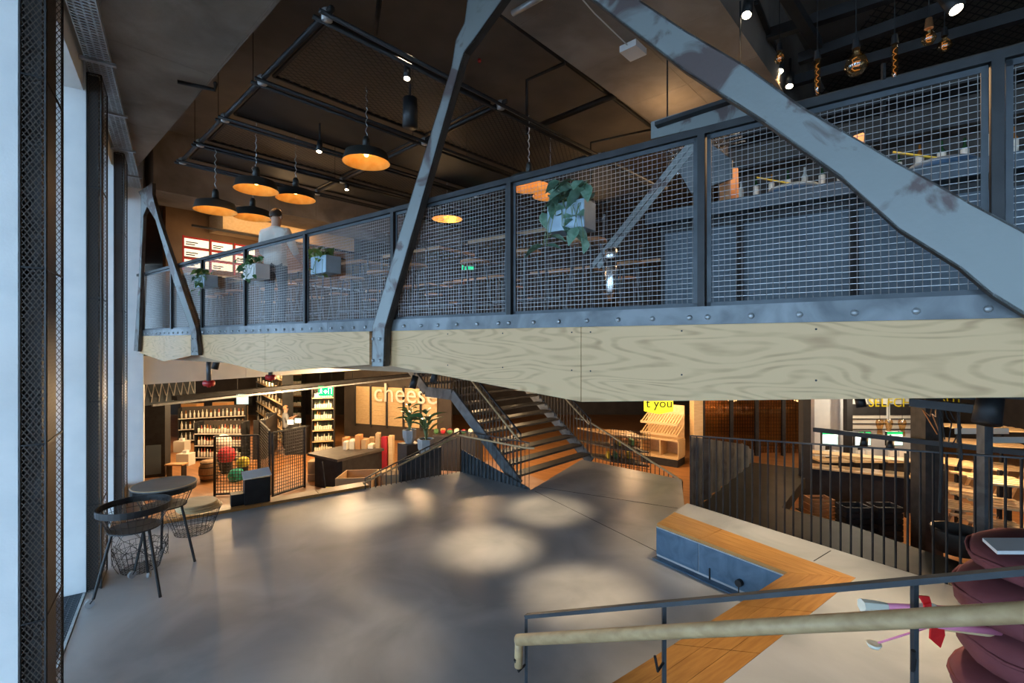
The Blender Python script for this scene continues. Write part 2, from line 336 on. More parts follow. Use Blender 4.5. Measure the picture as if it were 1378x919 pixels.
# raised floor on the right with a concrete body
ra, rbk = pz(907.9, 689, RZ), pz(1152, 777.6, RZ)
e0, e1 = pz(925, 677, RZ), pz(1296, 793, RZ); ed = (e1 - e0).normalized()
in0, in1 = pz(884, 704.5, RZ), pz(1060, 770.4, RZ); arm = (pz(823, 919, RZ) - in1).normalized()
rf = struct(MB().prism([in0 + WZ * -.04, in1 + WZ * -.04, in1 + arm * 6 + WZ * -.04, e1 + ed * 6 + arm * 2.5 + WZ * -.04, e1 + ed * 6 + WZ * -.04, e0 + WZ * -.04], (0, 0, -.40)).build('floor_raised_base', 'polished_concrete'))
o0 = rbk; top = [ra, rbk, rbk + arm * 6, e1 + ed * 6 + arm * 2.5, e1 + ed * 6, e0]
struct(MB().prism(top, (0, 0, -.04)).build('floor_raised', 'polished_concrete'))
jm = pz(1118, 741, RZ); MB().bar(jm + WZ * .001, pz(1095, 755, RZ) + WZ * .001, .008, .003).build('joint', 'black_rubber', rf)

# ================================================================== WOODEN SEAT EDGE (bench)
bench = thing('bench', 'orange oak topped bench edge with raw steel front tinted daylight blue beside the vertical bar railing', 'bench', pz(884, 749, FZ))
def plankrow(P0, P1, Q0, Q1, n, m, nm='plank', th=.04):      # planks between edge P and edge Q
    for i in range(n):
        a, b = i / n + .003, (i + 1) / n - .003
        q = [P0.lerp(Q0, a), P1.lerp(Q1, a), P1.lerp(Q1, b), P0.lerp(Q0, b)]
        MB().prism([p + WZ * R.uniform(0, .0015) for p in q], (0, 0, -th)).build(nm, m, bench)
def cut(P, Q, t): return P.lerp(Q, t)
j0, j1 = pz(944, 724, RZ), pz(971, 712.5, RZ); t0 = (j0 - in0).length / (in1 - in0).length; t1 = (j1 - ra).length / (rbk - ra).length
plankrow(in0, cut(in0, in1, t0 - .002), ra, cut(ra, rbk, t1 - .002), 4, 'oak'); plankrow(cut(in0, in1, t0 + .002), in1, cut(ra, rbk, t1 + .002), rbk, 4, 'oak')
k0, k1, k2 = (pz(991.6, 814.7, RZ) - in1).length, (pz(905, 866, RZ) - in1).length, 5.2
prev = 0
for kk in (k0, k1, 2.9, 4.2):
    plankrow(in1 + arm * (prev + .004), in1 + arm * (kk - .004), rbk + arm * (prev + .004), rbk + arm * (kk - .004), 3, 'oak_across'); prev = kk
dn = (in1 - in0).normalized(); fn = dn.cross(WZ)
if fn.y > 0: fn = -fn
for (a, b) in ((0, t0 - .004), (t0 + .004, 1)):
    p, q = cut(in0, in1, a), cut(in0, in1, b); MB().prism([p + WZ * -.045, q + WZ * -.045, q + WZ * (FZ - RZ + .045), p + WZ * (FZ - RZ + .045)], -fn * -.012).build('steel_front', 'daylit_steel', bench)
MB().prism([in0 + WZ * (FZ - RZ + .002), in1 + WZ * (FZ - RZ + .002), in1 + fn * .12 + WZ * (FZ - RZ + .002), in0 + fn * .1 + WZ * (FZ - RZ + .002)], (0, 0, .012)).build('floor_strip', 'daylit_steel', bench)
MB().bar(in0 + fn * .006 + WZ * -.042, in1 + fn * .006 + WZ * -.042, .02, .012).build('edge_trim', 'galvanised', bench)
hx = vp(997, 783, in0, dn) + fn * .03
MB().tube([hx - fn * .02, hx + fn * .035], .04, 14).build('lock_knob', 'black_steel', bench); MB().bar(hx + fn * .02 - WZ * .02, hx + fn * .02 - WZ * .17, .01, .01).build('chain', 'black_steel', bench)
MB().bar(vp(956, 764, in0, dn) + fn * .018, vp(956, 782, in0, dn) + fn * .018, .022, .01, dn).build('hinge', 'black_steel', bench)
vd = (in0 - pz(884, 749, FZ)); 

# far wooden edge of the platform
edge = thing('platform_edge_step', 'long pale oak step along the far edge of the concrete floor before the wine shop', 'step', W(9.36, 1, FZ))
n0 = -.7
for k in range(4):
    a, b = n0 + k * .95 + .004, n0 + (k + 1) * .95 - .004
    MB().prism([W(9.36, a, FZ), W(9.36, b, FZ), W(9.66, b, FZ), W(9.66, a, FZ)], (0, 0, .05)).build('plank', 'oak_across', edge)
MB().prism([W(9.66, n0, SZ), W(9.66, 3.1, SZ), W(9.38, 3.1, SZ), W(9.38, n0, SZ)], (0, 0, 1.3)).build('riser', 'dark_paint', edge)
# grating of each window bay
for gi, s in enumerate(piers[3:8]):
    g = thing('floor_grating', 'steel grating laid in the window bay, %s from the white end pier' % ['fifth', 'fourth', 'third', 'second', 'first'][gi], 'grating', W(s + 1.7, -1.2, FZ - .02), group='window bay gratings'); a, b = s + .6, s + BAY - .02
    MB().bar(W(a, -.89, FZ - .005), W(b, -.89, FZ - .005), .025, .03).build('frame', 'galvanised', g)
    m = MB()
    for i in range(48): q = a + (b - a) * i / 47; m.bar(W(q, -.9, FZ - .005), W(q, -1.6, FZ - .005), .008, .025)
    for i in range(14): m.bar(W(a, -.92 - i * .05, FZ - .007), W(b, -.92 - i * .05, FZ - .007), .006, .02)
    o = m.build('grid', 'grating', g)

# ================================================================== MESH CAGES AT THE PIERS, CABLE TRAY
def mesh_face(name, a, b, z0, z1, parent, m):
    mb = MB().add([a + WZ * z0, b + WZ * z0, b + WZ * z1, a + WZ * z1], [(0, 1, 2, 3)]); o = mb.build(name, m, parent)
    uv = o.data.uv_layers.new(name='UVMap'); l = (b - a).length
    for i, lp in enumerate(o.data.loops): p = o.data.vertices[lp.vertex_index].co + WL[parent.name]; uv.data[i].uv = ((V((p.x, p.y, 0)) - a).length, p.z)
    return o
for k, s in enumerate(piers[2:8]):
    s0, s1, na, nb = s, s + .56, -.87, -.745
    c = thing('mesh_cage', 'tall dark diamond mesh cage column, %s from the white end pier' % ['sixth', 'fifth', 'fourth', 'third', 'second', 'first'][k], 'mesh column', W(s + .3, -.8, FZ), group='mesh cages along the window wall')
    zt = 3.12
    for (a, b) in ((W(s0, na, 0), W(s0, nb, 0)), (W(s0, nb, 0), W(s1, nb, 0)), (W(s1, nb, 0), W(s1, na, 0))): mesh_face('wire_mesh', a, b, FZ, zt, c, 'diamond_mesh')
    f = MB()
    for (q, n) in ((s0, na), (s0, nb), (s1, nb), (s1, na)): f.bar(W(q, n, FZ), W(q, n, zt), .012, .012)
    for z in (FZ + .02, -1.9, -.7, .5, 1.8, zt): f.bar(W(s0, na, z), W(s0, nb, z), .01, .012); f.bar(W(s0, nb, z), W(s1, nb, z), .01, .012)
    f.build('frame', 'black_steel', c)
    MB().prism([W(s0 + .06, na + .005, FZ), W(s0 + .06, nb - .03, FZ), W(s1 - .03, nb - .03, FZ), W(s1 - .03, na + .005, FZ)], (0, 0, zt - FZ)).build('backing', 'dark_paint', c)
tr = thing('cable_tray', 'perforated galvanised cable tray running under the concrete along the window wall', 'cable tray', W(5, -.74, 3.1))
m = MB()
for n in (-.85, -.63): m.bar(W(-2, n, 3.17), W(12.4, n, 3.17), .012, .07)
m.build('side_rail', 'galvanised', tr); m = MB()
for i in range(260): q = -1 + i * .0515; m.bar(W(q, -.85, 3.14), W(q, -.63, 3.14), .02, .006)
for n in (-.8, -.74, -.68): m.bar(W(-2, n, 3.142), W(12.4, n, 3.142), .018, .005)
m.build('slotted_base', 'galvanised', tr)
for i in range(8): MB().bar(W(1 + i * 1.5, -.9, 3.125), W(1 + i * 1.5, -.58, 3.125), .05, .03).build('bracket', 'galvanised', tr)

# ================================================================== BRIDGE EDGE
ZB0, ZB1, ZR = .11, .225, 1.375
tN = [bt(x) for x in (1378,)]; tE = bt(186)
bridge = thing('bridge_beam', 'long riveted raw steel edge beam with plywood cladding under the mesh railing', 'beam', Bp(3, -.45, 0))
for (a, b) in ((-4.5, -1.75), (-1.745, 3.2), (3.205, 4.2), (4.205, 8.15), (8.155, tE)): MB().prism([Bp(a, ZB0, -.03), Bp(b, ZB0, -.03), Bp(b, ZB1, -.03), Bp(a, ZB1, -.03)], nB * .05).build('steel_plate', 'raw_steel', bridge)
MB().prism([Bp(-4.5, -.2, .3), Bp(tE, -.2, .3), Bp(tE, ZB1 - .02, .3), Bp(-4.5, ZB1 - .02, .3)], nB * .1).build('inner_beam', 'dark_paint', bridge)
t783, t358, t222 = bt(783), bt(358), bt(222); tn0, tn1, tn2 = -1.83, bt(519), bt(268)
def ply(pts): MB().prism([Bp(t, z, -.012) for t, z in pts], nB * .03).build('plywood_panel', 'plywood', bridge)
g = .003
ply([(tn0 + .1, ZB0), (t783 - g, ZB0), (t783 - g, -.455), (tn0 + .1, -.235)]); ply([(t783 + g, ZB0), (tn1 - .03, ZB0), (tn1 - .03, -.245), (t783 + g, -.455)])
ply([(tn1 + .08, ZB0), (t358 - .35, ZB0), (t358 - .35, -.395), (t358, -.425), (tn1 + .08, -.265)][::1] if 0 else [(bt(500) + .02, ZB0), (t358 - g, ZB0), (t358 - g, -.425), (bt(500) + .02, -.25)])
ply([(t358 + g, ZB0), (bt(269), ZB0), (bt(269), -.24), (t358 + g, -.425)]); ply([(bt(258), ZB0), (t222 - g, ZB0), (t222 - g, -.37), (bt(258), -.24)]); ply([(t222 + g, ZB0), (bt(189), ZB0), (bt(189), -.23), (t222 + g, -.37)])
ply([(-4.5, ZB0), (tn0 - .1, ZB0), (tn0 - .1, -.235), (-3.2, -.4), (-4.5, -.25)])
MB().prism([Bp(t783 + .3, -.25, .22), Bp(tn1 - .5, -.33, .22), Bp(tE - .3, -.36, .22), Bp(tE - .3, ZB0, .22), Bp(t783 + .3, ZB0, .22)], nB * .05).build('inner_cladding', 'plywood_brown', bridge)
bolt = MB().lathe([(.0, .018), (.012, .016), (.017, .008), (.018, 0)], 10).mesh('bolt', 'galvanised', smooth=True)
for x in (544, 567, 589.5, 615, 642, 671, 685, 718, 752, 790, 832, 878, 928, 952.5, 1011, 1076, 1150, 1233, 1330): 
    inst('bolt', bolt, bridge, bz(x, 437, -.03) * 0 + Bp(bt(x, -.03), .155, -.03), rot=(math.pi / 2, 0, math.atan2(dB.y, dB.x) + math.pi))
t = tn1 + .3
while t < tE: inst('bolt', bolt, bridge, Bp(t, .155, -.03), rot=(math.pi / 2, 0, math.atan2(dB.y, dB.x) + math.pi)); t += .215
scr = MB().lathe([(0, .002), (.006, .002), (.006, 0)], 8).mesh('screw', 'black_steel')
for t in [t783 + d for d in (-1.5, -.75, -.08, .08, .75, 1.4)]:
    for z in (.07, -.22): inst('screw', scr, bridge, Bp(t, z, -.013), rot=(math.pi / 2, 0, math.atan2(dB.y, dB.x) + math.pi))
# ---- railing with woven wire bays
rail = thing('mesh_railing', 'dark steel railing with woven wire mesh bays along the upper floor edge', 'railing', Bp(3, ZB1, 0))
MB().prism([Bp(-4.5, ZR - .045, -.03), Bp(tE, ZR - .045, -.03), Bp(tE, ZR, -.03), Bp(-4.5, ZR, -.03)], nB * .07).build('top_rail', 'black_steel', rail)
px = [192, 232, 273, 331, 412, 530, 687, 945]; ts = [bt(x) for x in px]; ts += [ts[-1] - 1.35, ts[-1] - 2.7, ts[-1] - 4.0]
for t in ts: MB().bar(Bp(t, ZB1, 0), Bp(t, ZR - .04, 0), .045, .06, nB).build('post', 'black_steel', rail)
for i in range(len(ts) - 1):
    a, b = ts[i + 1] + .03, ts[i] - .03; m = MB(); n = max(4, int((b - a) / .0335)); off = .012
    for k in range(n + 1): q = a + (b - a) * k / n; m.bar(Bp(q, ZB1 + .005, off), Bp(q, ZR - .05, off), .0025, .0025)
    for k in range(33): z = ZB1 + .025 + k * .0335; m.bar(Bp(a, z, off + .003), Bp(b, z, off + .003), .0025, .0025)
    m.build('wire_mesh', 'wire', rail)
    m = MB(); m.bar(Bp(a, ZB1 + .012, off - .01), Bp(b, ZB1 + .012, off - .01), .008, .03); m.bar(Bp(a, ZR - .062, off - .01), Bp(b, ZR - .062, off - .01), .008, .03)
    m.bar(Bp(a + .012, ZB1, off - .01), Bp(a + .012, ZR - .05, off - .01), .026, .008, nB); m.bar(Bp(b - .012, ZB1, off - .01), Bp(b - .012, ZR - .05, off - .01), .026, .008, nB)
    m.build('mesh_frame', 'dark_steel', rail)
# ---- truss members
def topx(t, z):
    p = Bp(t, z, -.11); return (CX + F * p.x / p.y, CY - F * p.z / p.y)
def member(name, label, L, Rr, off, th, m='rusty_steel', bolts=()):
    poly = [bz(x, y, off) for x, y in L] + [bz(x, y, off) for x, y in reversed(Rr)]
    o = thing(name, label, 'steel brace', V((poly[0].x, poly[0].y, min(p.z for p in poly))))
    n = len(L); mb = MB(); face = MB(); side = MB()
    for i in range(n - 1):
        a, b, c, d = [bz(*q, off) for q in (L[i], L[i + 1], Rr[i + 1], Rr[i])]; face.prism([a, b, c, d], nB * .02)
        for (p, q) in ((a, b), (d, c)):
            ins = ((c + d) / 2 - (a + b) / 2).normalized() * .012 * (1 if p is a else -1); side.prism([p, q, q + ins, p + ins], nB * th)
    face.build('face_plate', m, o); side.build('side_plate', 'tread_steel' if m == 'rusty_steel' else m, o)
    for (x, y) in bolts: inst('bolt', bolt, o, bz(x, y, off), rot=(math.pi / 2, 0, math.atan2(dB.y, dB.x) + math.pi))
    return o
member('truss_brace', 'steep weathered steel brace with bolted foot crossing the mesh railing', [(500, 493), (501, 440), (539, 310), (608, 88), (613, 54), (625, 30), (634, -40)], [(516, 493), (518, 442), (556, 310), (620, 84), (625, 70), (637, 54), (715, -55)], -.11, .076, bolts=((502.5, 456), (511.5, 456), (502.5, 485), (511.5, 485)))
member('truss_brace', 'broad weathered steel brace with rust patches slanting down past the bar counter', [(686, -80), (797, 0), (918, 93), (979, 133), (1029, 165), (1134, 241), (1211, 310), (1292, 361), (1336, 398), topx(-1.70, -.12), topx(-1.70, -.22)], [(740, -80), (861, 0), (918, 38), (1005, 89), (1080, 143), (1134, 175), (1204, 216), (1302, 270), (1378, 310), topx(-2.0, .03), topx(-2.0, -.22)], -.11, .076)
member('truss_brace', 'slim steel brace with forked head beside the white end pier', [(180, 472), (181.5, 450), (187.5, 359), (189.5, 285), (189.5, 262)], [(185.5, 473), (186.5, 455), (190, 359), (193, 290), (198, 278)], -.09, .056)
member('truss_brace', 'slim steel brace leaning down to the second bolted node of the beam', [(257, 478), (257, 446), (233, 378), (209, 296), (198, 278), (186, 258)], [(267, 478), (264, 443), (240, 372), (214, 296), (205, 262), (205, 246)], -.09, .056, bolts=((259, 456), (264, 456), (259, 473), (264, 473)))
far = nB * 1.28
o = thing('truss_brace', 'doubled flat steel brace behind the mesh beside the bar counter', 'steel brace', Bp(1.1, .3, 1.28))
p, q = vp(940, 185, PB + far, dB), vp(800, 360, PB + far, dB)
for d in (-.04, .04): MB().bar(p + dB * d, q + dB * d, .012, .05).build('flat_bar', 'rusty_steel', o)
MB().prism([vp(x, y, PB + far, dB) for x, y in ((905, 215), (940, 180), (985, 215), (985, 240), (930, 260))], nB * .03).build('gusset_plate', 'raw_steel', o)
o = thing('steel_channel', 'weathered steel channel end under the concrete beam above the mesh railing', 'steel beam', vp(876, 186, PB + far, dB))
MB().prism([vp(x, y, PB + far, dB) for x, y in ((876, 164), (1040, 112), (1040, 148), (876, 187))], nB * .04).build('web', 'rusty_steel', o); MB().prism([vp(x, y, PB + far, dB) - nB * .08 for x, y in ((885, 168), (1040, 117), (1040, 122), (885, 173))], nB * .08).build('flange', 'black_steel', o)

# ---- planters hung on the mesh
def leaf_mesh(m, L=.12, wd=.075):
    b = MB(); rows = [(0, .05), (.2, .75), (.45, 1), (.72, .7), (1, .04)]
    for (t, k) in rows:
        z = -.35 * t * t * L
        b.v += [V((-wd / 2 * k, t * L, z + .012 * k)), V((0, t * L, z)), V((wd / 2 * k, t * L, z + .012 * k))]
    for i in range(4):
        for j in (0, 1): a = i * 3 + j; b.f.append((a, a + 1, a + 4, a + 3))
    return b.mesh('leaf', m, smooth=True)
LM = {k: leaf_mesh(k) for k in ('leaf', 'leaf_silver', 'leaf_gold')}
def planter(label, t, z, wl, dp, h, boxm, leafm, n, trail, seed, ls=1.):
    rr = random.Random(seed); c = Bp(t, z, -.075 - dp / 2); o = thing('hanging_planter', label, 'planter', c, group='planters hung on the mesh railing')
    b = MB(); th = .006
    b.box(c + WZ * th / 2, wl, dp, th, dB)
    for sg in (-1, 1): b.box(c + nB * sg * (dp / 2) + WZ * h / 2, wl, th, h, dB); b.box(c + dB * sg * (wl / 2) + WZ * h / 2, th, dp, h, dB)
    [MB().bar(c + dB * sg * wl * .35 + nB * dp / 2 + WZ * (h - .01), c + dB * sg * wl * .35 + nB * (dp / 2 + .083) + WZ * (h - .01), .012, .012).build('hook', 'black_steel', o) for sg in (-1, 1)]
    b.build('box', boxm, o); MB().box(c + WZ * (h - .03), wl - .01, dp - .01, .02, dB).build('soil', 'soil', o)
    st = MB()
    for i in range(n):
        tr_ = i < trail; bx = c + dB * rr.uniform(-.48, .48) * wl + nB * (-dp * .5 if tr_ else rr.uniform(-.45, .3) * dp) + WZ * h
        if tr_: e = bx + nB * -.03 + dB * rr.uniform(-.07, .07) + WZ * -rr.uniform(.02, .26) * ls
        else: e = bx + dB * rr.uniform(-.1, .1) * ls + nB * rr.uniform(-.1, .0) * ls + WZ * rr.uniform(.0, .13) * ls
        st.tube([bx - WZ * .03, (bx + e) / 2 + WZ * .03, e], .0025, 4)
        inst('leaf', LM[leafm], o, e, rot=(rr.uniform(-.9, .2), rr.uniform(-.5, .5), rr.uniform(0, 6.3)), sc=ls * rr.uniform(.65, 1.15))
    st.build('stems', 'stem', o)
planter('blue steel planter with silvery heart leaves trailing far down the mesh', bt(783), .80, .30, .17, .20, 'planter_blue', 'leaf_silver', 46, 15, 3, 1.25)
planter('grey steel planter with gold green ivy beside the steep brace', bt(456), .76, .30, .18, .19, 'planter_blue', 'leaf_gold', 40, 6, 5, .85)
planter('pale planter box overgrown with dark green foliage below the person in white', bt(362), .83, .34, .18, .19, 'white_matte', 'leaf', 44, 10, 6, .9)
planter('dark planter box with long drooping green leaves beside the forked brace', bt(293), .83, .38, .18, .18, 'planter_blue', 'leaf', 38, 12, 8, .9)

# ================================================================== STAIRS
st = thing('staircase', 'open dark steel staircase with landing rising behind the concrete floor', 'staircase', pz(760, 640, FZ))
sl, sr = pz(700, 652, FZ), pz(800, 622, FZ); sr = sl + VV * (sr - sl).dot(VV)
run, rise, N = .235, .187, 9
for k in range(N):
    a = sl + U * (k * run + .02) + WZ * ((k + 1) * rise); MB().prism([a, a + (sr - sl), a + (sr - sl) + U * .27, a + U * .27], (0, 0, -.045)).build('tread', 'tread_steel', st)
e = U * (N * run) + WZ * (N * rise); ld = U * 1.0
MB().prism([sl + e, sr + e, sr + e + ld, sl + e + ld], (0, 0, -.05)).build('landing', 'tread_steel', st)
for k in range(7):
    a = sl + e + ld + U * (k * run) + WZ * ((k + 1) * rise); MB().prism([a, a + (sr - sl), a + (sr - sl) + U * .27, a + U * .27], (0, 0, -.045)).build('tread', 'tread_steel', st)
for q in (sl - VV * .03, sr + VV * .03):
    s_ = MB(); s_.bar(q, q + e, .05, .24); s_.bar(q + e - WZ * .02, q + e + ld - WZ * .02, .05, .24); s_.bar(q + e + ld, q + e + ld + U * 1.7 + WZ * 1.35, .05, .24); s_.build('stringer', 'raw_steel', st)
balm = MB().bar((0, 0, 0), (0, 0, .92), .012, .026).mesh('baluster', 'tread_steel')
for q in (sl + VV * .02, sr + VV * .0):
    h = WZ * 1.02
    MB().bar(q + h, q + e + h, .04, .02).build('top_rail', 'black_steel', st); MB().bar(q + e + h, q + e + ld + h, .04, .02).build('top_rail', 'black_steel', st); MB().bar(q + e + ld + h, q + e + ld + h + U * 1.7 + WZ * 1.35, .04, .02).build('top_rail', 'black_steel', st)
    MB().tube([q + WZ * .9 - VV * .06, q + e + WZ * .9 - VV * .06, q + e + ld + WZ * .9 - VV * .06], .02, 8).build('handrail', 'handrail_wood', st)
    n = int(N * run / .1)
    for i in range(n + 1): inst('baluster', balm, st, q + e * (i / n) + WZ * .1, math.atan2(U.y, U.x))
    for i in range(1, 9): inst('baluster', balm, st, q + e + ld * (i / 9) + WZ * .1, math.atan2(U.y, U.x))
    for i in range(14): inst('baluster', balm, st, q + e + ld + (U * 1.7 + WZ * 1.35) * (i / 14) + WZ * .1, math.atan2(U.y, U.x))
# balustrade around the stair opening
ba = thing('stair_balustrade', 'dark bar balustrade with slim wooden handrail folding around the stair opening', 'balustrade', pz(622.7, 635, FZ))
c0, c1, c2 = W(9.3, 3.0, FZ), W(9.3, 5.12, FZ), pz(712, 659, FZ)
def balus(p, q, za, zb, parent, sp=.105, zl=0., m='tread_steel', wd=(.012, .03)):
    d = q - p; n = max(1, int(d.length / sp))
    for i in range(n + 1):
        a = p + d * (i / n); z = za + (zb - za) * i / n
        MB().bar(a + WZ * zl, a + WZ * z, wd[0], wd[1]).build('baluster', m, parent)
balus(c0, c1, .22, .92, ba, zl=-.15); balus(c1, c2, .92, .92, ba, zl=-.15)
MB().bar(c0 + WZ * .22, c1 + WZ * .92, .035, .018).build('top_rail', 'black_steel', ba); MB().bar(c1 + WZ * .92, c2 + WZ * .92, .035, .018).build('top_rail', 'black_steel', ba)
no = V((-.3, -.85, 0)) * .07
MB().tube([c0 + no + WZ * .13, c1 + no + WZ * .83, c2 + V((-.06, -.06, 0)) + WZ * .83, c2 + V((.1, -.08, 0)) + WZ * .83], .02, 8).build('handrail', 'handrail_wood', ba)
cb_ = V((.35, .6, 0)); MB().prism([c1 + cb_ * .035 + WZ * -1.2, c2 + cb_ * .035 + WZ * -1.2, c2 + cb_ * .035 + WZ * .02, c1 + cb_ * .035 + WZ * .5], cb_ * .03).build('side_panel', 'dark_steel', ba)
MB().prism([W(9.8, 3.9, FZ - 1.2), W(9.8, 4.9, FZ - 1.2), W(9.8, 4.9, FZ + .5), W(9.8, 3.9, FZ + .3)], dw * .04).build('side_panel', 'dark_steel', ba)
# descending flight at the far edge
b2 = thing('stair_balustrade', 'dark bar balustrade with brown handrail descending behind the far floor edge', 'balustrade', pz(800, 622, FZ))
q0, q1 = pz(790, 619, FZ) + VV * .05, pz(917, 645, FZ) + VV * .05; dd = q1 - q0
balus(q0, q1, .95, -.05, b2, .1, -.6); MB().bar(q0 + WZ * .95, q1 + WZ * -.05, .04, .03).build('handrail', 'handrail_wood', b2); MB().bar(q0 - dd * .16 + WZ * .98, q0 + WZ * .95, .04, .03).build('handrail', 'handrail_wood', b2)
# raised floor railing, tilted top as seen
rr_ = thing('bar_railing', 'grey vertical bar railing along the raised floor beyond the oak bench', 'railing', e0 + ed * .3 + V((.05, .05, 0)))
on = V((-ed.y, ed.x, 0)); on = on if on.y > 0 else -on
r0, r1 = e0 + on * .05 + ed * .02, e1 + on * .05 + ed * 1.2
T0, T1 = vp(928, 586, r0, ed), vp(1378, 616, r0, ed); sl_ = (T1.z - T0.z) / (T1 - T0).xy.length
L_ = (r1 - r0).length; nb_ = int(L_ / .105)
for i in range(nb_ + 1):
    p = r0 + ed * (i * .105); zt = T0.z + sl_ * i * .105
    MB().bar(p + WZ * -.25, V((p.x, p.y, zt)), .016, .016).build('baluster', 'black_steel', rr_)
MB().bar(V((r0.x, r0.y, T0.z)), V((r0.x, r0.y, T0.z)) + ed * L_ + WZ * sl_ * L_, .04, .016).build('top_rail', 'black_steel', rr_)
# dark lower ramp slab
RL = -3.35
ramp = [pz(930, 690, RL), pz(1012, 622, RL), pz(1092, 632, RL), pz(1052, 683, RL), pz(1140, 705, RL), pz(1235, 738, RL), pz(1320, 765, RL), V((8.5, 5.5, RL)), V((6.5, 3.2, RL)), V((3.2, 5.2, RL))]
struct(MB().prism(ramp, (0, 0, -.25)).build('floor_ramp', 'ramp_floor'))
cw = thing('corrugated_panel', 'blue grey corrugated steel side panel behind the vertical bar railing', 'steel panel', pz(930, 690, RL))
w0, w1 = pz(931, 688, RL), pz(1012, 622, RL); wd_ = (w1 - w0); wl_ = wd_.length; wn_ = V((-wd_.y, wd_.x, 0)).normalized()
n = 30; b = MB()
za, zb = vp(930, 588, w0, wd_.normalized()).z, RL + .35
for i in range(n + 1):
    p = w0 + wd_ * (i / n) + wn_ * (.03 if i % 4 in (0, 1) else -.03); ff = i / n
    zt = za + (vp(995, 598, w0, wd_.normalized()).z - za) * min(1, ff / .75); zt = zt if ff < .78 else zt + (zb - zt) * (ff - .78) / .22
    b.v += [p, V((p.x, p.y, zt))]
for i in range(n): b.f.append((2 * i, 2 * i + 2, 2 * i + 3, 2 * i + 1))
o = b.build('sheet', 'raw_steel', cw); md = o.modifiers.new('thickness', 'SOLIDIFY'); md.thickness = .01

# ================================================================== NEAR STAIR HANDRAIL
nh = thing('stair_handrail', 'thin steel rail with round wooden handrail sloping up beside the burgundy cushions', 'handrail', V((.05, 1.9, FZ)))
A, B_ = pd(708, 829, 1.9), pd(1378, 768, 1.06); B2 = A + (B_ - A) * 1.3
MB().bar(A, B2, .022, .014).build('top_rail', 'dark_steel', nh)
for x in (708, 893, 1230):
    t = 0
    for i in range(1000):
        p = A.lerp(B2, i / 999)
        if CX + F * p.x / p.y >= x - .01: break
    MB().bar(p, V((p.x, p.y, FZ if x < 1000 else RZ)), .012, .012, (1, 0, 0)).build('post', 'dark_steel', nh)
    k = MB(); h_ = p + V((0, 0, -.13)); k.tube([h_ + V((0, 0, -.06)), h_ + V((-.03, -.03, -.07)), h_ + V((-.045, -.05, -.01))], .005, 6); k.build('bracket', 'black_steel', nh)
C0, C1 = pd(697, 861, 1.86), pd(1378, 824, 1.0); C2 = C0 + (C1 - C0) * 1.3
MB().tube([C0, C2], .021, 16).build('handrail', 'handrail_wood', nh, True); MB().tube([C0 + V((.004, 0, .015)), C0 + V((.002, 0, -.105))], .016, 12).build('handrail_end', 'handrail_wood', nh, True)
# ---- burgundy cushions, tray, rods
def cushion(label, c, rx, ry, h, rz):
    b = MB(); n, k = 28, 10
    for i in range(k + 1):
        a = math.pi * (i / k - .5)
        for j in range(n):
            q = 2 * math.pi * j / n; r = max(0, math.cos(a)) ** .32; wv = 1 + .012 * math.sin(5 * q + i) + .012 * math.sin(11 * q)
            b.v.append(V((rx * r * math.cos(q) * wv, ry * r * math.sin(q) * wv, h / 2 + h / 2 * math.copysign(abs(math.sin(a)) ** .8, math.sin(a)))))
    for i in range(k):
        for j in range(n): a_, b_ = i * n + j, i * n + (j + 1) % n; b.f.append((a_, b_, b_ + n, a_ + n))
    me = b.mesh('cushion', 'burgundy', smooth=True); o = thing('cushion', label, 'cushion', c, rz, 'burgundy cushions in a stack'); local(o); inst('body', me, o, (0, 0, 0))
    p = MB(); p.tube([V((rx * .99 * math.cos(q) * 1.01, ry * .99 * math.sin(q), h * .62 + .012 * math.sin(7 * q))) for q in [2 * math.pi * j / 32 for j in range(33)]], .012, 6); p.build('piping', 'burgundy', o, True)
cc = V((3.62, 3.05, RZ))
hs = [.31, .31, .30, .17]; z = 0
for i, (lb, rx) in enumerate((('lowest plump burgundy cushion of the stack, resting on the raised floor', .66), ('burgundy cushion clamped above the pink rods, second from the floor', .62), ('large burgundy cushion third up the stack, level with the handrail', .68), ('topmost thin burgundy cushion carrying the white tray', .60))):
    cushion(lb, cc + V((R.uniform(-.03, .03), 0, z)), rx, .5, hs[i], .1 * i); z += hs[i] + .004
bz_ = cc.z + z; b_a, b_b = pz(1322, 728, bz_), pz(1342, 746, bz_)
tag(MB().prism([b_a, b_a + V((1.3, 0, 0)), b_b + V((1.3, 0, 0)), b_b], (0, 0, .022)).build('white_board', 'white_matte'), 'narrow white board lying on top of the burgundy cushions', 'board')
def rod(name, label, p, q, r, m, endm, gr=None):
    o = thing(name, label, 'rod', (p + q) / 2, group=gr); MB().tube([p, q], r, 10).build('shaft', m, o, True); d = (q - p).normalized()
    if endm:
        MB().tube([p - d * .06, p + d * .02, p + d * .1], [r * 2.0, r * 1.7, r * 1.1], 7).build('wrapping', endm, o); MB().tube([p + d * .27, p + d * .4], [r * 1.2, r * 1.5], 7).build('sleeve', endm, o)
    return o
zr = RZ + .44
rod('pink_rod', 'thick pink rod with torn white cloth ends sticking out of the burgundy cushions', pd(1172, 815, 3.0), pd(1330, 822, 3.0), .02, 'pink', 'cream_cloth')
rod('pink_rod', 'pink rod lying below the handrail with pale wrapped sleeve', pd(1235, 838, 2.95), pd(1345, 850, 2.95), .022, 'pink', None)
rod('wooden_stick', 'pale yellow wooden stick poking out from between the burgundy cushions', pd(1240, 840, 3.02), pd(1400, 862, 3.05), .02, 'pale_wood', None)
sp_ = rod('spoon', 'small pale spoon on a thin pink handle above the raised floor', pd(1182, 865, 2.95), pd(1300, 828, 2.95), .006, 'pink', None)
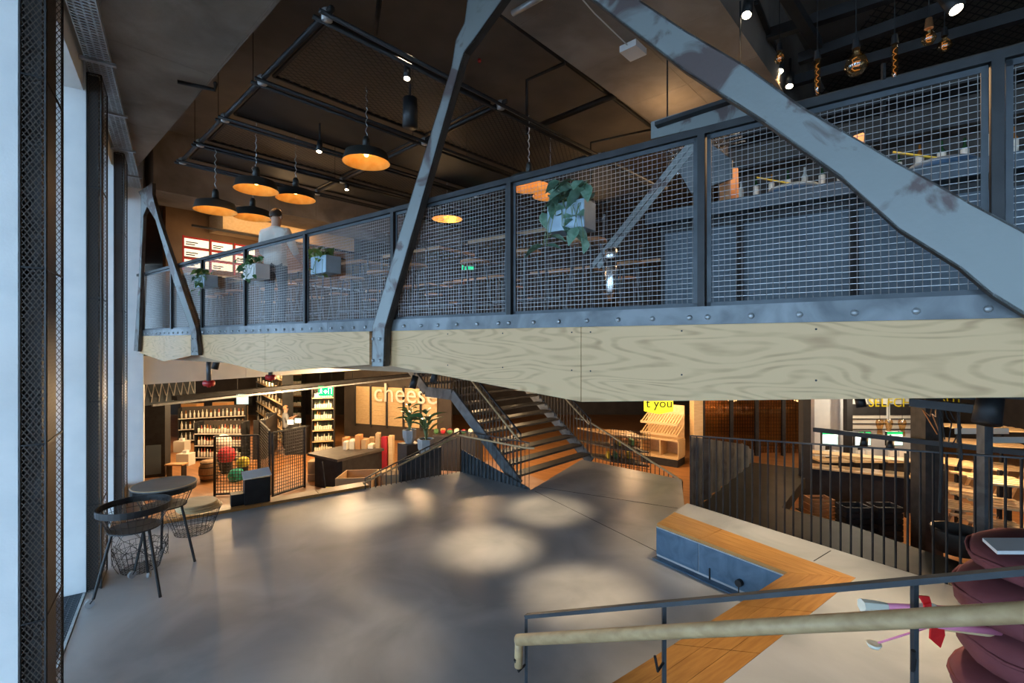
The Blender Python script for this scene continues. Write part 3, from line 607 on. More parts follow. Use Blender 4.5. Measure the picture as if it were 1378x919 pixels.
MB().lathe([(0, -.02), (.03, -.012), (.042, .01), (.036, .012), (0, .0)], 12, pd(1176, 868, 2.95)).build('bowl', 'cream_cloth', sp_, True)
rbn = thing('ribbon', 'bright red ribbon tied around the pink rods', 'ribbon', pd(1255, 870, 2.92))
for pts in ([(1237, 802), (1251, 803), (1254, 813), (1246, 817)], [(1254, 834), (1270, 838), (1272, 855), (1266, 872), (1252, 860)], [(1244, 814), (1253, 811), (1257, 836), (1247, 840)]): MB().prism([pd(x, y, 2.9 + .0008 * i * (x - 1237)) for i, (x, y) in enumerate(pts)], (0, .012, 0)).build('tail', 'red_ribbon', rbn)

# ================================================================== BASKET TABLES AND WIRE BASKETS
def wirebasket(o, r0_, r1_, z0, z1, n=22, rings=4, base=True, th=.003):
    m = MB()
    for i in range(n): a = 2 * math.pi * i / n; m.tube([(r0_ * math.cos(a), r0_ * math.sin(a), z0), (r1_ * math.cos(a), r1_ * math.sin(a), z1)], th, 4)
    for k in range(rings): t = k / (rings - 1); m.ring((0, 0, z0 + (z1 - z0) * t), r0_ + (r1_ - r0_) * t, th, 28, 4)
    if base:
        for i in range(-4, 5): x = r0_ * i / 4.6; y = math.sqrt(max(0, r0_ ** 2 - x * x)); m.tube([(x, -y, z0), (x, y, z0)], th, 4); m.tube([(-y, x, z0), (y, x, z0)], th, 4)
    return m.build('wire_basket', 'black_steel', o)
def basket_table(label, c, rz, top):
    o = thing('basket_table', label, 'basket table', c, rz, 'wheeled basket tables by the windows'); local(o)
    H = 1.0; wirebasket(o, .24, .335, H - .23, H, 26, 4)
    MB().lathe([(.335, H - .035), (.352, H - .035), (.352, H + .035), (.335, H + .035), (.335, H - .035)], 36).build('rim_band', 'black_steel', o)
    if top: MB().lathe([(0, H + .05), (.345, H + .05), (.36, H + .045), (.36, H + .03), (0, H + .03)], 36).build('table_top', 'table_grey', o); MB().ring((0, 0, H + .045), .352, .008, 36, 5).build('top_edge', 'pale_wood', o)
    MB().lathe([(0, H - .24), (.25, H - .24), (.25, H - .225), (0, H - .225)], 24).build('base_plate', 'black_steel', o)
    for k in range(3):
        a = 2 * math.pi * k / 3; d = V((math.cos(a), math.sin(a), 0)); cast = k != 1
        l = MB().tube([d * .2 + WZ * (H - .24), d * .36 + WZ * (.08 if cast else .0)], .016, 10).build('leg', 'black_steel', o)
        if cast:
            q = d * .39 + WZ * .043; t_ = V((-d.y, d.x, 0)); MB().tube([q - t_ * .014, q + t_ * .014], .043, 18).build('wheel', 'wheel_grey', l); MB().bar(d * .36 + WZ * .085, q, .03, .012).build('fork', 'black_steel', l)
f1, f2, f3 = pz(139, 812, FZ), pz(214.7, 804, FZ), pz(188.6, 782, FZ); ctr = (f1 + f2 + f3) / 3
basket_table('tall wheeled wire basket stand with open dark rim in front of the window cages', ctr, math.atan2((f1 - ctr).y, (f1 - ctr).x) - 0, False)
c2_ = pz(221, 652.6, -1.87); basket_table('tall wheeled wire basket table with a round grey top beside the oak step', V((c2_.x, c2_.y, FZ)), -1.9, True)
o = thing('wire_basket', 'round black wire basket on the floor under pale wooden discs', 'basket', pz(240, 726, FZ) + V((.02, .3, 0))); local(o); wirebasket(o, .24, .36, .0, .34, 30, 6); bp_ = o.location
for k, (dx, lb) in enumerate(((0, 'lower pale wooden disc lying on the wire basket'), (-.03, 'middle pale wooden disc in the stack on the wire basket'), (-.05, 'topmost pale wooden disc in the stack on the wire basket'))):
    tag(MB().lathe([(0, 0), (.29 - .01 * k, 0), (.30 - .01 * k, .008), (.30 - .01 * k, .022), (.29 - .01 * k, .03), (0, .03)], 32, bp_ + V((.06 + dx, .05, .345 + .032 * k))).build('wooden_disc', 'pale_wood'), lb, 'disc')
o = thing('wire_basket', 'crumpled heap of dark wire basketry on the floor behind the open basket stand', 'basket', W(7.72, -.40, FZ)); local(o); wirebasket(o, .2, .28, .0, .30, 26, 5)
m = MB()
for k in range(14):
    a = R.uniform(0, 6.28); m.tube([V((.29 * math.cos(a + t * .3), .29 * math.sin(a + t * .3), .12 + .1 * math.sin(t * 1.3 + k) + .02 * k)) for t in range(8)], .003, 4)
m.build('loose_wire', 'black_steel', o)
# lectern box on the step
lb_ = pz(339, 682, FZ); o = thing('display_box', 'small black display box with white sheet standing on the oak step', 'display box', lb_); lb_.z += .052; o.location.z += .052; WL[o.name] = lb_.copy(); q = lb_ + V((0, .15, 0))
MB().box(q + WZ * .22, .40, .3, .44, nw).build('body', 'black_steel', o)
MB().prism([q + nw * -.22 + dw * -.17 + WZ * .445, q + nw * .22 + dw * -.17 + WZ * .47, q + nw * .22 + dw * .17 + WZ * .53, q + nw * -.22 + dw * .17 + WZ * .505], (0, 0, .012)).build('sheet', 'white_matte', o)
MB().box(q + nw * -.3 + WZ * .1, .2, .2, .2, nw).build('side_box', 'black_steel', o)

# ================================================================== HANGING PIPE GRID AND PENDANTS
GZ = 3.03
g0, gl, gr_ = pz(440, 18, GZ), pz(245, 215, GZ), pz(807, 209, GZ)
LU, LV = (gl - g0).dot(U), (gr_ - g0).dot(VV)
grid = thing('ceiling_grid', 'dark scaffold pipe grid with mesh and felt panels hung under the ceiling', 'ceiling grid', g0 + U * LU / 2 + VV * LV / 2)
us = [0, LU * .31, LU * .57, LU * .8, LU]; vs_ = [0, LV * .5, LV, LV * 1.5]
for v in vs_: MB().tube([g0 + VV * v - U * .1, g0 + VV * v + U * (LU + .1)], .03, 10).build('pipe', 'black_steel', grid, True)
for u in us:
    for d in (-.06, .06): MB().tube([g0 + U * (u + d) - VV * .1 + WZ * -.05, g0 + U * (u + d) + VV * (LV * 1.5 + .1) + WZ * -.05], .022, 8).build('pipe', 'black_steel', grid, True)
cl = MB().lathe([(.0, -.05), (.05, -.045), (.055, .04), (.035, .06), (0, .06)], 10).mesh('clamp', 'galvanised', smooth=True)
for u in us:
    for v in vs_[:3]: inst('clamp', cl, grid, g0 + U * u + VV * v + WZ * -.02)
for i in range(4):
    for j in range(3):
        a, b, c, d = [g0 + U * q + VV * p + WZ * .02 for q, p in ((us[i] + .12, vs_[j] + .08), (us[i + 1] - .12, vs_[j] + .08), (us[i + 1] - .12, vs_[j + 1] - .08), (us[i] + .12, vs_[j + 1] - .08))]
        if i in (0, 2) and j < 2:
            o = MB().add([a, b, c, d], [(0, 1, 2, 3)]).build('mesh_panel', 'ceiling_mesh', grid); uv = o.data.uv_layers.new(name='UVMap')
            for k, lp in enumerate(o.data.loops): p = o.data.vertices[lp.vertex_index].co; uv.data[k].uv = (p.dot(U), p.dot(VV))
        else: MB().prism([a, b, c, d], (0, 0, .03)).build('felt_panel', 'dark_paint', grid)
        f = MB(); [f.bar(p, q, .03, .03) for p, q in ((a, b), (b, c), (c, d), (d, a))]; f.build('panel_frame', 'black_steel', grid)
for u in us[1:4]:
    for v in vs_[:3]: MB().tube([g0 + U * (u + .3) + VV * v, g0 + U * (u + .3) + VV * v + WZ * (ZC - GZ)], .004, 5).build('hanger_wire', 'black_steel', grid)
# pendants
pen = thing('pendant_lamp', 'x', 'pendant lamp', (0, 0, 0), group='gold lined pendant lamps'); local(pen); r = .30
MB().lathe([(.0, .19), (.07, .19), (.075, .16), (.19, .15), (.265, .125), (.30, 0)], 32).build('shade', 'lamp_shell', pen, True)
MB().lathe([(.0, .14), (.18, .135), (.25, .11), (.292, .003), (.30, 0)], 32).build('shade_lining', 'lamp_gold', pen, True)
MB().lathe([(0, .34), (.03, .34), (.045, .3), (.05, .19), (0, .19)], 14).build('neck', 'lamp_shell', pen, True)
MB().lathe([(0, .075), (.025, .085), (.034, .11), (.026, .13), (0, .138)], 12).build('bulb', 'bulb_glow', pen, True)
pl = [(493, 219, 6.2, 'gold lined black pendant lamp hung alone on a chain from the pipe grid'), (345, 256, 7.0, 'gold lined black pendant lamp above the menu boards, highest of the cluster'), (290, 284, 7.4, 'gold lined black pendant lamp at the forked brace end of the cluster'), (398, 268, 7.7, 'gold lined black pendant lamp of the cluster farthest from the forked brace'), (340, 293, 8.3, 'gold lined black pendant lamp lowest in the cluster, before the menu boards'),
      (712, 252, 6.6, 'gold lined black pendant lamp seen through the mesh top beside the planter'), (741, 264, 7.8, 'gold lined pendant lamp right behind the silvery planter leaves'), (602, 295, 9.4, 'gold lined pendant lamp hung low behind the steep brace')]
ch = MB()
for k in range(12): ch.ring((0, 0, .36 + k * .055), .014, .004, 8, 4, 1, 1) if 0 else ch.tube([(.0, .0, .34 + k * .055), (.012 * (-1) ** k, .01, .365 + k * .055), (0, 0, .395 + k * .055)], .006, 5)
ch.build('chain', 'galvanised', pen)
for i, (x, y, d, lb) in enumerate(pl):
    p = pd(x, y, d)
    if i == 0: pen.location = p; pen['label'] = lb
    else: dup(pen, p, R.uniform(0, 3), lb)
    lamp('POINT', p + WZ * .055, 5, WARM, size=.05)
# tubes and pipes below the ceiling
def pipe(label, pts, r=.022, m='black_steel', cat='pipe', name='ceiling_pipe'): return tag(MB().tube(pts, r, 8).build(name, m, None, True), label, cat)
zp = 3.34
pipe('black pipe running along the concrete beam edge above the planters', [pz(655, 5, 3.9), pz(790, 105, 3.9), pz(886, 178, 3.9)], .03)
pipe('black pipe crossing the painted ceiling to a corner joint', [pz(833, 126, 3.85), pz(728, 168, 3.85)], .05)
pipe('thin black pipe with two bends dropping from the ceiling to the grid', [pz(760, 85, 3.85), pz(709, 108, 3.85), pz(709, 108, 3.85) - WZ * .8], .025)
pipe('thin black pipe loop beside the channel end', [pz(878, 174, 3.6), pz(795, 192, 3.6), pz(795, 192, 3.6) - WZ * .7], .02)
pipe('short black bent pipe under the concrete beam', [pz(239, 110, 3.24), pz(290, 121, 3.24), pz(290, 112, 3.24)], .025)
pipe('black pipe at the ceiling above the pipe grid corner', [pz(505, 45, 3.9), pz(512, -10, 3.9)], .03)
pipe('slim grey pipe lamp under the concrete beam above the steep brace', [pz(690, 18, 3.25), pz(735, -8, 3.25)], .03, 'galvanised', 'lamp', 'tube_lamp')
bx_ = thing('wall_box', 'white access point box with cable under the concrete beam', 'box', pz(852, 68, 3.25)); q = pz(852, 68, 3.22)
MB().box(q, .24, .2, .07, VV).build('body', 'white_matte', bx_); MB().tube([q, pz(800, 18, 3.28), pz(780, -5, 3.28)], .007, 6).build('cable', 'white_matte', bx_)
pipe('small red sprinkler head on the painted ceiling', [pz(645, 81, 4.38), pz(645, 82, 4.3)], .03, 'red_valve', 'sprinkler', 'fire_sprinkler')
def spotlight(label, p, tgt, L=.2, r=.045, glow=True, grp=None, ztop=None):
    o = thing('spotlight', label, 'spotlight', p, group=grp); d = (V(tgt) - p).normalized()
    MB().tube([p - d * L / 2, p + d * L / 2], [r * .9, r], 14).build('housing', 'black_steel', o, True)
    if glow: MB().tube([p + d * (L / 2 - .01), p + d * (L / 2 + .003)], r * .82, 14).build('lens', 'spot_glow', o)
    MB().bar(p - d * L * .3, (p - d * L * .3 + WZ * .16) if ztop is None else V(((p - d * L * .3).x, (p - d * L * .3).y, ztop)), .02, .02).build('bracket', 'black_steel', o); return o
gs = 'grid spotlights'
for (x, y, d, lb) in ((548, 97, 5.2, 'small lit spotlight hung on the pipe grid beside the steep brace'), (430, 197, 6.6, 'small lit spotlight under the pipe grid between pendant lamps'), (467, 250, 9., 'small lit spotlight deep under the pipe grid behind the lone pendant')): p = pd(x, y, d); spotlight(lb, p, p - WZ + V((0, -.2, 0)), .16, .04, True, gs, 3.03)
p = pd(552, 152, 5.6); spotlight('large unlit black bell spotlight below the pipe grid', p, p - WZ, .34, .09, False, None, 3.03)
# ================================================================== UPPER RIGHT CEILING
tk = thing('ceiling_track', 'black lighting track carrying spotlights beside the concrete beam', 'lighting track', pz(1020, 50, 3.6)); MB().bar(pz(1018, 3, 3.7), pz(1066, 122, 3.7), .05, .05).build('track', 'black_steel', tk)
for (x, y, lb) in ((1006, 10, 'first lit spotlight on the black track beside the concrete beam'), (1042, 72, 'second lit spotlight on the black track above the bulbs'), (1050, 88, 'third small lit spotlight on the black track'), (1063, 108, 'lit spotlight at the far end of the black track above the mesh')):
    p = pd(x, y, 4.6 if y < 40 else 6.2); spotlight(lb, p, p + V((-.25, -.3, -1)), .2, .05, True, 'track spotlights', 3.7); lamp('SPOT', p + V((-.05, -.05, -.14)), 60, WARM, p + V((-.25, -.3, -1)), .03, 70)
p = pd(1279, 4, 4.2); spotlight('lit spotlight hanging above the bar beside the copper bulb', p, p + V((.1, -.5, -1)), .2, .06, True, None, 3.7)
mp_ = thing('mesh_ceiling', 'dark expanded mesh ceiling with steel beams above the bar', 'mesh ceiling', V((6, 7, 3.75)))
a, b, c, d = V((3.4, 3.2, 3.75)), V((12, 3.2, 3.75)), V((14, 14, 3.75)), V((5.2, 9, 3.75))
o = MB().add([a, b, c, d], [(0, 1, 2, 3)]).build('mesh_panel', 'ceiling_mesh', mp_); uv = o.data.uv_layers.new(name='UVMap')
for k, lp in enumerate(o.data.loops): p = o.data.vertices[lp.vertex_index].co; uv.data[k].uv = (p.dot(U) * .7, p.dot(VV) * .7)
for (x0, y0, x1, y1, zz) in ((1010, 55, 1240, -20, 3.7), (1040, 118, 1378, 20, 3.5), (1075, 80, 1300, 0, 3.6), (1100, 60, 1050, -20, 3.6)): MB().bar(pz(x0, y0, zz), pz(x1, y1, zz), .1, .12).build('beam', 'dark_paint', mp_)
# filament bulbs
def bulb(label, x, y, d, r, tall, copper=False):
    p = pd(x, y, d); o = thing('pendant_bulb', label, 'bulb', p, group='filament bulbs above the bar')
    if tall: MB().lathe([(0, -.2), (.018, -.19), (.022, -.1), (.022, .1), (.016, .13)], 12, p).build('glass', 'bulb_glass', o, True); MB().tube([p + V((.012 * math.cos(k * 1.6), .012 * math.sin(k * 1.6), -.17 + k * .014)) for k in range(20)], .003, 4).build('filament', 'filament', o)
    else: MB().lathe([(0, -r), (r * .6, -r * .85), (r, -.1 * r), (r * .8, r * .6), (r * .3, r * 1.25), (r * .25, r * 1.6)], 18, p).build('glass', 'bulb_glass', o, True); MB().tube([p + V((r * .35 * math.cos(k * 1.3), r * .35 * math.sin(k * 1.3), -r * .4 + k * .08 * r)) for k in range(14)], .004, 4).build('filament', 'filament', o)
    h = .13 if tall else r * 1.6
    MB().tube([p + WZ * h, p + WZ * (h + .08)], [.03, .022], 10).build('socket', 'copper' if copper else 'black_steel', o); MB().tube([p + WZ * (h + .08), V((p.x, p.y, 3.72))], .004, 5).build('cord', 'black_rubber', o)
bulb('large clear globe filament bulb on a black cord above the railing', 1152, 88, 3.9, .085, False); bulb('amber filament bulb in a copper socket on a pale cord', 1250, 52, 3.8, .05, False, True); bulb('slim tubular filament bulb hung beside the large globe', 1100, 100, 4.3, .02, True); bulb('slim tubular filament bulb hung beside the copper socket bulb', 1204, 80, 4.1, .02, True); bulb('small round filament bulb among the track spotlights', 1049, 79, 5.0, .05, False); bulb('small round filament bulb low above the mesh by the post', 1271, 62, 4.6, .06, False)

# ================================================================== UPPER FLOOR: BAR
bar0 = vp(868, 290, V((1.66, 4.63, 0)), dB); bA = V((bar0.x, bar0.y, 0))
def Q(t, o_, z): return bA - dB * t + nB * o_ + WZ * z
bc = thing('bar_counter', 'blue grey panelled bar counter with overhanging top behind the mesh railing', 'bar counter', Q(2, .3, UZ))
MB().prism([Q(0, 0, 1.19), Q(5, 0, 1.19), Q(5, .6, 1.19), Q(0, .6, 1.19)], (0, 0, .12)).build('counter_top', 'blue_paint', bc)
t = .15
for wd_2 in (.72, .86, .86, .86, .86):
    MB().prism([Q(t + .01, .13, UZ + .14), Q(t + wd_2 - .01, .13, UZ + .14), Q(t + wd_2 - .01, .13, 1.1), Q(t + .01, .13, 1.1)], nB * .03).build('front_panel', 'blue_paint', bc)
    MB().bar(Q(t + wd_2, .09, UZ), Q(t + wd_2, .09, 1.19), .045, .045).build('leg', 'dark_paint', bc); t += wd_2
MB().prism([Q(.1, .17, UZ), Q(5, .17, UZ), Q(5, .55, UZ), Q(.1, .55, UZ)], (0, 0, .98)).build('carcass', 'dark_paint', bc); MB().tube([Q(.1, .05, UZ + .12), Q(4.6, .05, UZ + .12)], .022, 10).build('foot_rail', 'black_steel', bc)
lamp('AREA', Q(1.6, .35, 1.97), 22, WARM, Q(1.6, .35, 0), 1.2)
# bar chairs standing on the counter top
for (t, lb) in (((vp(1018, 200, bA, dB) - bA).dot(-dB), 'tan plywood shell chair with blue cushion resting on the bar by the hanging glasses'), ((vp(1215, 200, bA, dB) - bA).dot(-dB), 'tan plywood shell chair with blue cushion resting on the bar under the light strip')):
    c = Q(t, .32, 1.31); o = thing('shell_chair', lb, 'chair', c, group='shell chairs on the bar')
    b = MB(); n = 10
    for k in range(n + 1):
        a = -1.2 + 2.4 * k / n
        for z in (0, .22, .42): rr = .2 * (1 - .5 * max(0, z - .22)); b.v.append(c + dB * (rr * math.cos(a) + .18) + nB * rr * math.sin(a) * (1 if z < .3 else .75) + WZ * z)
    for k in range(n):
        for j in (0, 1): a = k * 3 + j; b.f.append((a, a + 1, a + 4, a + 3))
    x = b.build('back_shell', 'tan_shell', o, True); x.modifiers.new('thickness', 'SOLIDIFY').thickness = .018
    MB().lathe([(0, .02), (.2, .02), (.22, .05), (.2, .09), (0, .1)], 22, c - dB * .25).build('seat_cushion', 'seat_blue', o, True); MB().lathe([(0, .0), (.17, .0), (.21, .02), (0, .021)], 22, c - dB * .25).build('seat_shell', 'tan_shell', o, True)
    MB().bar(c + dB * .05 + WZ * .25, c - dB * .22 + WZ * .14, .03, .01).build('strap', 'toy_yellow', o)
# back bar with shelves, light strips, bottles
bb = thing('back_bar', 'dark back bar shelving with lit strips behind the counter', 'shelf', Q(2.2, 1.7, UZ))
MB().prism([Q(.4, 1.95, UZ), Q(6, 1.95, UZ), Q(6, 1.95, 2.9), Q(.4, 1.95, 2.9)], nB * .05).build('back_panel', 'shop_dark_wall', bb)
for z in (.9, 1.34, 1.72, 2.1, 2.5):
    MB().prism([Q(.4, 1.6, z), Q(6, 1.6, z), Q(6, 1.94, z), Q(.4, 1.94, z)], (0, 0, .03)).build('shelf_board', 'dark_paint', bb)
    if z in (1.34, 1.72): 
        for (a, b) in ((.5, 1.9), (2.0, 3.3), (3.4, 5.0)): MB().bar(Q(a, 1.585, z + .015), Q(b, 1.585, z + .015), .012, .02).build('light_strip', 'strip_glow', bb)
for t in (.45, 1.95, 3.35, 5): MB().bar(Q(t, 1.6, UZ), Q(t, 1.6, 2.9), .03, .03).build('upright', 'dark_paint', bb)
def bottle_mesh(m, h=.3, r=.038):
    b = MB().lathe([(r * .9, 0), (r, .01), (r, h * .58), (r * .75, h * .66), (r * .36, h * .75), (r * .33, h * .98), (r * .3, h)], 8, close=True); k = len(b.f)
    me = b.mesh('bottle', m, smooth=True); me.materials.append(MATS['label_paper'])
    for i, f in enumerate(me.polygons):
        zc = f.center.z
        if h * .05 < zc < h * .5 and abs(f.normal.z) < .5: f.material_index = 1 if m not in ('bottle_white', 'bottle_clear') else 0
    return me
BM = {m: bottle_mesh(m) for m in ('bottle_dark', 'bottle_green', 'bottle_amber', 'bottle_clear', 'bottle_rose', 'bottle_white')}
KN = {'bottle_dark': 'dark', 'bottle_green': 'green', 'bottle_amber': 'amber', 'bottle_clear': 'clear', 'bottle_rose': 'rose', 'bottle_white': 'white'}
def bottles(pts, kinds, where, grp, sc=1.):
    for p in pts:
        k = R.choice(kinds); o = bpy.data.objects.new('bottle', BM[k]); COL.objects.link(o); o.location = p; o.rotation_euler = (0, 0, R.uniform(0, 6)); s = sc * R.uniform(.9, 1.08); o.scale = (s, s, s)
        tag(o, '%s bottle %s' % (KN[k], where), 'bottle', grp)
bottles([Q(.55 + i * .17, 1.78, 1.75) for i in range(22)], ['bottle_amber', 'bottle_clear', 'bottle_green'], 'on the lit back bar shelf behind the counter', 'bottles on the back bar', .9)
bottles([Q(.6 + i * .19, 1.78, 1.37) for i in range(18)], ['bottle_amber', 'bottle_clear', 'bottle_dark'], 'on the lower lit back bar shelf behind the counter', 'bottles on the lower back bar shelf', .85)
# hanging wine glasses
gl_ = thing('wine_glass', 'upturned wine glass hanging from the rack above the bar end', 'glass', (0, 0, 0), group='hanging wine glasses'); local(gl_)
MB().lathe([(.035, 0), (.045, .05), (.04, .09), (.006, .115), (.005, .19), (.036, .2)], 14).build('bowl', 'wine_glass', gl_, True)
first = True
for i in range(5):
    for j in range(3):
        p = Q(.2 + i * .11, .2 + j * .12, 1.78)
        if first: gl_.location = p; first = False
        else: dup(gl_, p)
gk = thing('glass_rack', 'slim metal rack holding upturned glasses above the bar end', 'rack', Q(.45, .3, 1.98))
for j in range(3): MB().bar(Q(.1, .2 + j * .12, 1.985), Q(.85, .2 + j * .12, 1.985), .03, .008).build('runner', 'chrome', gk)
for t in (.12, .83): MB().tube([Q(t, .32, 1.985), Q(t, .32, 3.3)], .008, 6).build('hanger', 'black_steel', gk)
# pepper-mill like steel dispenser on the floor edge
o = thing('steel_bollard', 'brushed steel cylinder bin with dark band standing behind the mesh below the planter', 'bin', Bp(bt(823), UZ, .5)); q = pd(823, 412, 4.0); q.z = UZ
MB().lathe([(0, 0), (.055, 0), (.055, .42), (.05, .43)], 18, q).build('body', 'chrome', o, True); MB().lathe([(.045, .43), (.045, .49), (0, .49)], 18, q).build('neck', 'black_steel', o, True); MB().lathe([(.05, .49), (.055, .5), (.055, .57), (.03, .59), (0, .59)], 18, q).build('cap', 'chrome', o, True)
# ---- tables and stools
def stool():
    o = thing('bar_stool', 'x', 'stool', (0, 0, 0)); local(o)
    MB().lathe([(0, .70), (.16, .70), (.18, .715), (.17, .74), (0, .745)], 18).build('seat', 'tan_shell', o, True)
    for k in range(4):
        a = math.pi / 4 + k * math.pi / 2; d = V((math.cos(a), math.sin(a), 0)); MB().tube([d * .12 + WZ * .70, d * .23], .011, 7).build('leg', 'stool_metal', o)
    MB().ring((0, 0, .25), .2, .008, 20, 5).build('foot_ring', 'stool_metal', o)
    b = MB(); b.tube([V((.16 * math.cos(a), .16 * math.sin(a), .95)) for a in [-.9 + .3 * k for k in range(7)]], .012, 6)
    for a in (-.8, .8): b.tube([V((.15 * math.cos(a), .15 * math.sin(a), .73)), V((.16 * math.cos(a), .16 * math.sin(a), .95))], .009, 6)
    b.build('back_hoop', 'stool_metal', o); return o
def table():
    o = thing('high_table', 'x', 'table', (0, 0, 0)); local(o)
    MB().box((0, 0, 1.03), 1.2, .7, .04).build('table_top', 'plywood_brown', o)
    for sx in (-1, 1):
        for sy in (-1, 1): MB().tube([(sx * .5, sy * .28, 1.01), (sx * .56, sy * .32, 0)], .014, 7).build('leg', 'stool_metal', o)
    MB().bar((-.53, 0, .3), (.53, 0, .3), .02, .02).build('foot_bar', 'stool_metal', o); return o
S_, T_ = stool(), table(); fs = ft = True
for i in range(12):
    t = 1.2 + i * .8; lbs = 'wire legged bar stool standing behind the mesh railing by a high table'
    p = Bp(t, UZ, .75 + .12 * (i % 3)); 
    if abs((p - Bp(bt(370), UZ, .5)).length) < .3: continue
    if fs: S_.location = p; S_.rotation_euler.z = .4; S_['label'] = lbs; S_['group'] = 'stools behind the railing'; fs = False
    else: dup(S_, p, R.uniform(0, 6), lbs, 'stools behind the railing')
for i in range(10): dup(S_, Bp(1.4 + i * 1.0, UZ, 2.2 + .1 * (i % 2)), R.uniform(0, 6), 'wire legged bar stool in the second row behind the high tables', 'stools in the second row')
for i in range(5):
    p = Bp(2.5 + i * 1.7, UZ, 1.55); lbt = 'high brown table on splayed metal legs between the rows of stools'
    if ft: T_.location = p; T_.rotation_euler.z = math.atan2(dB.y, dB.x); T_['label'] = lbt; T_['group'] = 'high tables behind the railing'; ft = False
    else: dup(T_, p, math.atan2(dB.y, dB.x), lbt, 'high tables behind the railing')
for i in range(4): dup(T_, Bp(1.5 + i * 1.9, UZ, 4.2), math.atan2(dB.y, dB.x), 'high brown table deeper in the dining room', 'tables deep in the dining room')
for i in range(8): dup(S_, Bp(1. + i * 1.0, UZ, 3.4 if i % 2 else 5.1), R.uniform(0, 6), 'wire legged stool deeper in the dining room', 'stools deep in the dining room')
# dining room back wall, counter, kitchen
dk = V((-8.3, 11.4, 0)); kd = V((.6, .8, 0)); kn = V((.8, -.6, 0))
struct(MB().prism([dk + WZ * UZ, dk + kd * 5.2 + WZ * UZ, dk + kd * 5.2 + WZ * ZC, dk + WZ * ZC], -kn * .2).build('wall_kitchen', 'brown_wall'))
struct(MB().prism([V((-5, 15.8, UZ)), V((14, 15.8, UZ)), V((14, 15.8, ZC)), V((-5, 15.8, ZC))], (0, .2, 0)).build('wall_dining', 'shop_dark_wall'))
kc = thing('kitchen_counter', 'brown wooden kitchen counter with steel top below the menu boards', 'counter', dk + kd * 1.6 + kn * 1 + WZ * UZ)
MB().prism([dk + kn * .7 + WZ * UZ, dk + kd * 4.5 + kn * .7 + WZ * UZ, dk + kd * 4.5 + kn * 1.3 + WZ * UZ, dk + kn * 1.3 + WZ * UZ], (0, 0, 1.3)).build('body', 'shop_dark_wall', kc)
MB().prism([dk + kn * .65 + WZ * (UZ + 1.3), dk + kd * 4.5 + kn * .65 + WZ * (UZ + 1.3), dk + kd * 4.5 + kn * 1.35 + WZ * (UZ + 1.3), dk + kn * 1.35 + WZ * (UZ + 1.3)], (0, 0, .04)).build('top', 'galvanised', kc)
for k in range(5): MB().prism([dk + kd * (.1 + k * .9) + kn * 1.31 + WZ * (UZ + .1), dk + kd * (.95 + k * .9) + kn * 1.31 + WZ * (UZ + .1), dk + kd * (.95 + k * .9) + kn * 1.31 + WZ * (UZ + 1.25), dk + kd * (.1 + k * .9) + kn * 1.31 + WZ * (UZ + 1.25)], kn * .015).build('board', 'shop_dark_wall', kc)
hd = thing('kitchen_hood', 'pale boxed extractor hood above the menu boards', 'hood', dk + kd * 1 + kn * .5 + WZ * 2.9); MB().prism([dk + kd * .9 + kn * .1 + WZ * 2.75, dk + kd * 4.6 + kn * .1 + WZ * 2.75, dk + kd * 4.6 + kn * .9 + WZ * 2.75, dk + kd * .9 + kn * .9 + WZ * 2.75], (0, 0, .42)).build('box', 'pale_wood', hd); MB().bar(dk + kd * .2 + kn * 1.0 + WZ * 2.68, dk + kd * 4.8 + kn * 1.0 + WZ * 2.68, .04, .05).build('light_track', 'black_steel', hd)
mw = dk + kn * .5; bw = None
for k, (xa, xb) in enumerate(((248, 281), (285, 313), (317, 343))):
    o = thing('menu_board', ['lit menu board with red bars beside the forked brace', 'lit menu board with red bars between the two others', 'lit menu board with red bars beside the person in white'][k], 'menu board', vp((xa + xb) / 2, 340, mw, kd), group='lit menu boards')
    for r_ in range(3):
        z1 = 2.46 - r_ * .25; A_, B3 = vp(xa, 300, mw, kd), vp(xb, 300, mw, kd); A_ = V((A_.x, A_.y, 0)); B3 = V((B3.x, B3.y, 0))
        MB().prism([A_ + WZ * (z1 - .18), B3 + WZ * (z1 - .18), B3 + WZ * z1, A_ + WZ * z1], -kn * .02).build('panel', 'menu_paper', o)
        MB().prism([A_ + kn * .002 + WZ * z1, B3 + kn * .002 + WZ * z1, B3 + kn * .002 + WZ * (z1 + .045), A_ + kn * .002 + WZ * (z1 + .045)], -kn * .022).build('red_bar', 'menu_red', o)
        for j in range(2): MB().prism([A_.lerp(B3, .06) + kn * .003 + WZ * (z1 - .10 - .05 * j), A_.lerp(B3, .55 - .12 * j) + kn * .003 + WZ * (z1 - .10 - .05 * j), A_.lerp(B3, .55 - .12 * j) + kn * .003 + WZ * (z1 - .075 - .05 * j), A_.lerp(B3, .06) + kn * .003 + WZ * (z1 - .075 - .05 * j)], kn * .001).build('print_line', 'shop_dark_wall', o)
    MB().prism([A_.lerp(B3, -.06) + WZ * 1.7, A_.lerp(B3, -.0) + WZ * 1.7, A_.lerp(B3, 0) + WZ * 2.52, A_.lerp(B3, -.06) + WZ * 2.52], -kn * .03).build('side_bar', 'menu_red', o)
lamp('AREA', dk + kd * 2.0 + kn * 1.6 + WZ * 2.45, 28, WARM, dk + kd * 2.0 + kn * .3 + WZ * 1.2, 2.5)
ds = thing('exit_sign', 'small glowing green exit sign deep in the dining room', 'sign', pd(630, 358, 13)); MB().box(pd(630, 358, 13), .34, .04, .2).build('panel', 'green_sign', ds); MB().tube([pd(630, 358, 13), V((pd(630, 358, 13).x, 13, ZC))], .008, 5).build('hanger', 'black_steel', ds)
